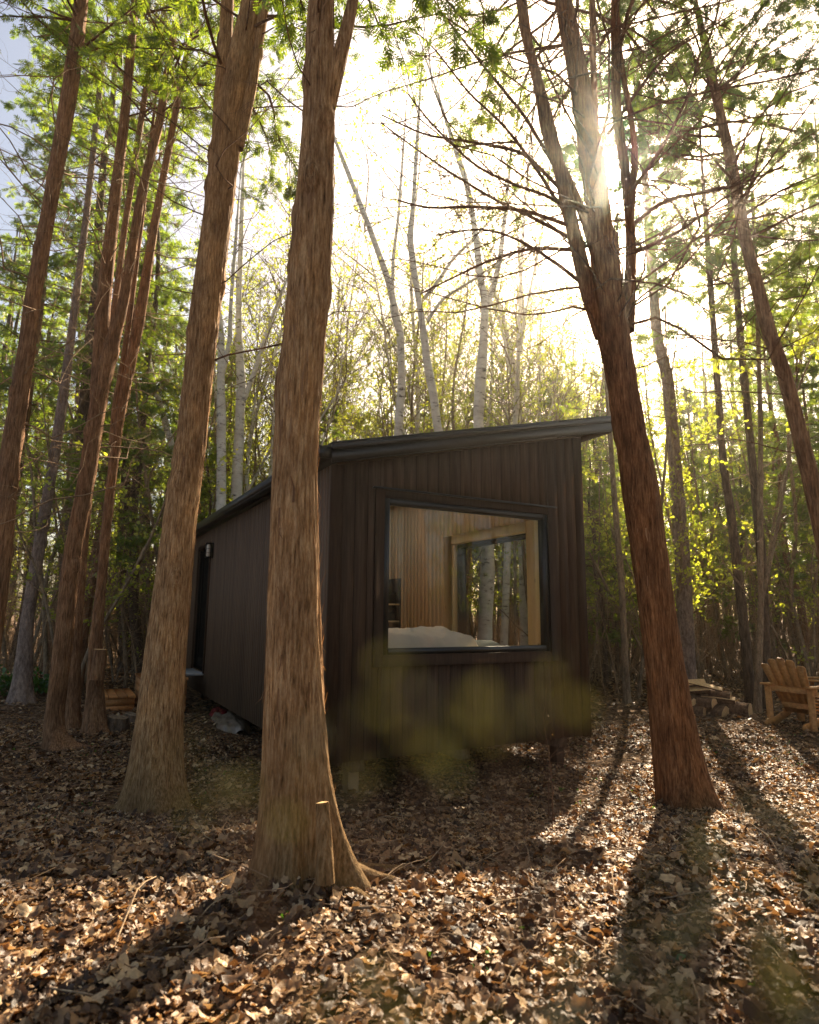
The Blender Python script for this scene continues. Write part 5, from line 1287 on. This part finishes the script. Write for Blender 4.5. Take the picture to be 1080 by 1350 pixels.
logs = [('round brown log lying nearest the chair at the foot of the firewood pile', .36, -.18, .10, .55, .12, 0, 6.283, -.75, 0),
        ('dark split log in the middle of the bottom row of the firewood pile', .05, -.12, .09, .5, .13, .3, 3.6, -.95, 0), ('dark split log at the left end of the bottom row of the firewood pile', -.26, -.05, .09, .5, .13, .2, 3.3, -.7, 0),
        ('rear round log of the firewood bottom row', .12, .22, .10, .5, .11, 0, 6.283, -.9, 0), ('rear left round log under the firewood pile', -.22, .26, .1, .5, .11, 0, 6.283, -.8, 0),
        ('split log with a pale orange face in the second row of the firewood pile', .20, -.10, .26, .48, .13, 3.5, 6.0, -.5, .05), ('dark log left of the pale-faced one in the second firewood row', -.10, -.08, .27, .48, .12, .2, 3.5, -.85, 0),
        ('small split log at the left of the second firewood row', -.36, 0, .25, .45, .11, .4, 3.2, -.9, -.05),
        ('big dark log with bark lying on top of the pale-faced one', .14, -.02, .41, .55, .13, .1, 3.4, -.55, .1), ('wedge with pale faces near the top left of the firewood pile', -.16, -.02, .42, .5, .12, 3.6, 5.8, -.3, -.1),
        ('flat pale split piece on the very top of the firewood pile', -.22, .02, .55, .55, .11, 3.9, 5.5, -.15, -.12), ('thin pale splint leaning over the top right of the firewood pile', .0, -.1, .54, .5, .08, 3.8, 5.6, -.5, .2)]
for i, (lab, dx, dy, dz, L, r, a0, a1, rz, tl) in enumerate(logs): log(lab, (fx + dx, fy + dy, fz + dz * .74), L, rz, r, a0, a1, tl, i + 3, 'split firewood pile')

# ------------------------------------------------------------------ garden chair: local +y is where the sitter looks
def make_chair(label, loc, rz):
    t = thing('garden_chair', label, 'chair', loc, rz)
    m = M['chair']
    for s in (-1, 1):
        mb = MB(); v = [(.42, .35), (.42, .27), (-.28, .02), (-.50, .0), (-.55, .05), (-.50, .10), (-.30, .12)]
        Mt = Matrix(((0, 0, 1, s * .26), (1, 0, 0, 0), (0, 1, 0, 0), (0, 0, 0, 1))); prism(mb, [(y, z) for y, z in v], .028, Mt); mb.build('side_rail', m, t)
        mb = MB(); box(mb, s * .30 - .05, s * .30 + .05, .36, .39, 0, .56, .004); mb.build('front_leg', m, t)
        mb = MB(); box(mb, s * .30 - .045, s * .30 + .045, -.375, -.345, 0, .545, .004); mb.build('rear_post', m, t)
        mb = MB(); pl_ = [(.0 - .07, -.42), (.06, -.42), (.075, .3), (.06, .45), (-.06, .45), (-.075, .3)]
        prism(mb, [(x + s * .31, y) for x, y in pl_], .024, Matrix.Translation((0, 0, .574))); mb.build('armrest', m, t)
    mb = MB(); box(mb, -.37, .37, -.345, -.315, .48, .558, .004); mb.build('back_rail', m, t)
    for i in range(6):
        y = .40 - i * .095; z = .365 - i * .033; mb = MB(); bar(mb, (-.275, y, z), (.275, y, z), .082, .02, (0, .33, 1)); mb.build('seat_slat', m, t)
    n = 5
    for i in range(n):
        u = (i - 2); tp = .86 - .028 * u * u; ang = rad(27)
        bx = u * .082; tx = u * .128
        yb, zb_ = -.12, .20
        def P(f, off): return np.array([bx + (tx - bx) * f + off * (1 + .55 * f), yb - math.sin(ang) * tp * f, zb_ + math.cos(ang) * tp * f])
        w_ = .0402; poly = [(-w_, 0), (w_, 0), (w_, .96), (w_ * .6, 1.0), (-w_ * .6, 1.0), (-w_, .96)]
        fr = [P(f, o) for o, f in poly]; nrm = np.array([0, -math.cos(ang), -math.sin(ang)]) * .02
        vv = np.vstack([fr, np.array(fr) + nrm]); k = 6; mb = MB()
        n0 = mb.n; mb.add(vv, [[j, (j + 1) % k, k + (j + 1) % k, k + j] for j in range(k)]); mb.f[4].append(np.array([[0, 3, 2, 1], [0, 5, 4, 3], [6, 7, 8, 9], [6, 9, 10, 11]]) + n0)
        mb.build('back_slat', m, t)
    mb = MB(); box(mb, -.20, .20, -.22, -.19, .26, .33, .003); mb.build('back_brace', m, t)
    return t
cp = at(1064, 952, 9.3)
make_chair('orange wooden garden chair with a fan-shaped slat back, turned towards the right', (cp[0], 9.3, float(gz(cp[0], 9.3))), rad(-62))
cp2 = at(1112, 940, 10.2)
make_chair('second orange wooden chair mostly cut off by the right edge of the photo', (cp2[0], 10.2, float(gz(cp2[0], 10.2))), rad(60))
# dark weathered stump and root pieces by the low step
g = np.random.default_rng(12)
for lab, px, py, D, r, h in (('dark weathered stump left of the low step', 152, 962, 8.6, .16, .22), ('small dark root lump beside the weathered stump', 172, 955, 9.2, .12, .14)):
    p = at(px, py, D); z = float(gz(p[0], D)); t = thing('tree_stump', lab, 'stump', (p[0], D, z)); mb = MB()
    Pq, Rq, tq = resample(np.array([(0, 0, -.1), (0.01, 0, h * .5), (.03, 0, h)]), np.array([r, r * .9, r * .75]), np.arange(0, 1, .02)); vv = trunk_mesh(mb, Pq, Rq, tq, 40, .025, 14, 4, (.1, .8, []), 3, 5); mb.build('stump_bark', M['dark_bark'], t, True)
    mb = MB(); mb.add(np.vstack([vv[-1], vv[-1].mean(0)]), [[i, (i + 1) % 40, 40] for i in range(40)]); mb.build('broken_top', M['pole_bark'], t)

# ------------------------------------------------------------------ thin sunlit haze hanging in the wood
HAZE = .0019
if HAZE:
    mb = MB(); box(mb, -60, 60, -6, 70, -3, 22)
    m, nt, out = newmat('sun_haze'); vs = N(nt, 'ShaderNodeVolumeScatter', Density=HAZE, Anisotropy=.92); vs.inputs['Color'].default_value = (1, .95, .86, 1)
    nt.links.new(vs.outputs[0], out.inputs['Volume']); tag(mb.build('haze', m), kind='stuff')
    sc.cycles.volume_bounces = 0
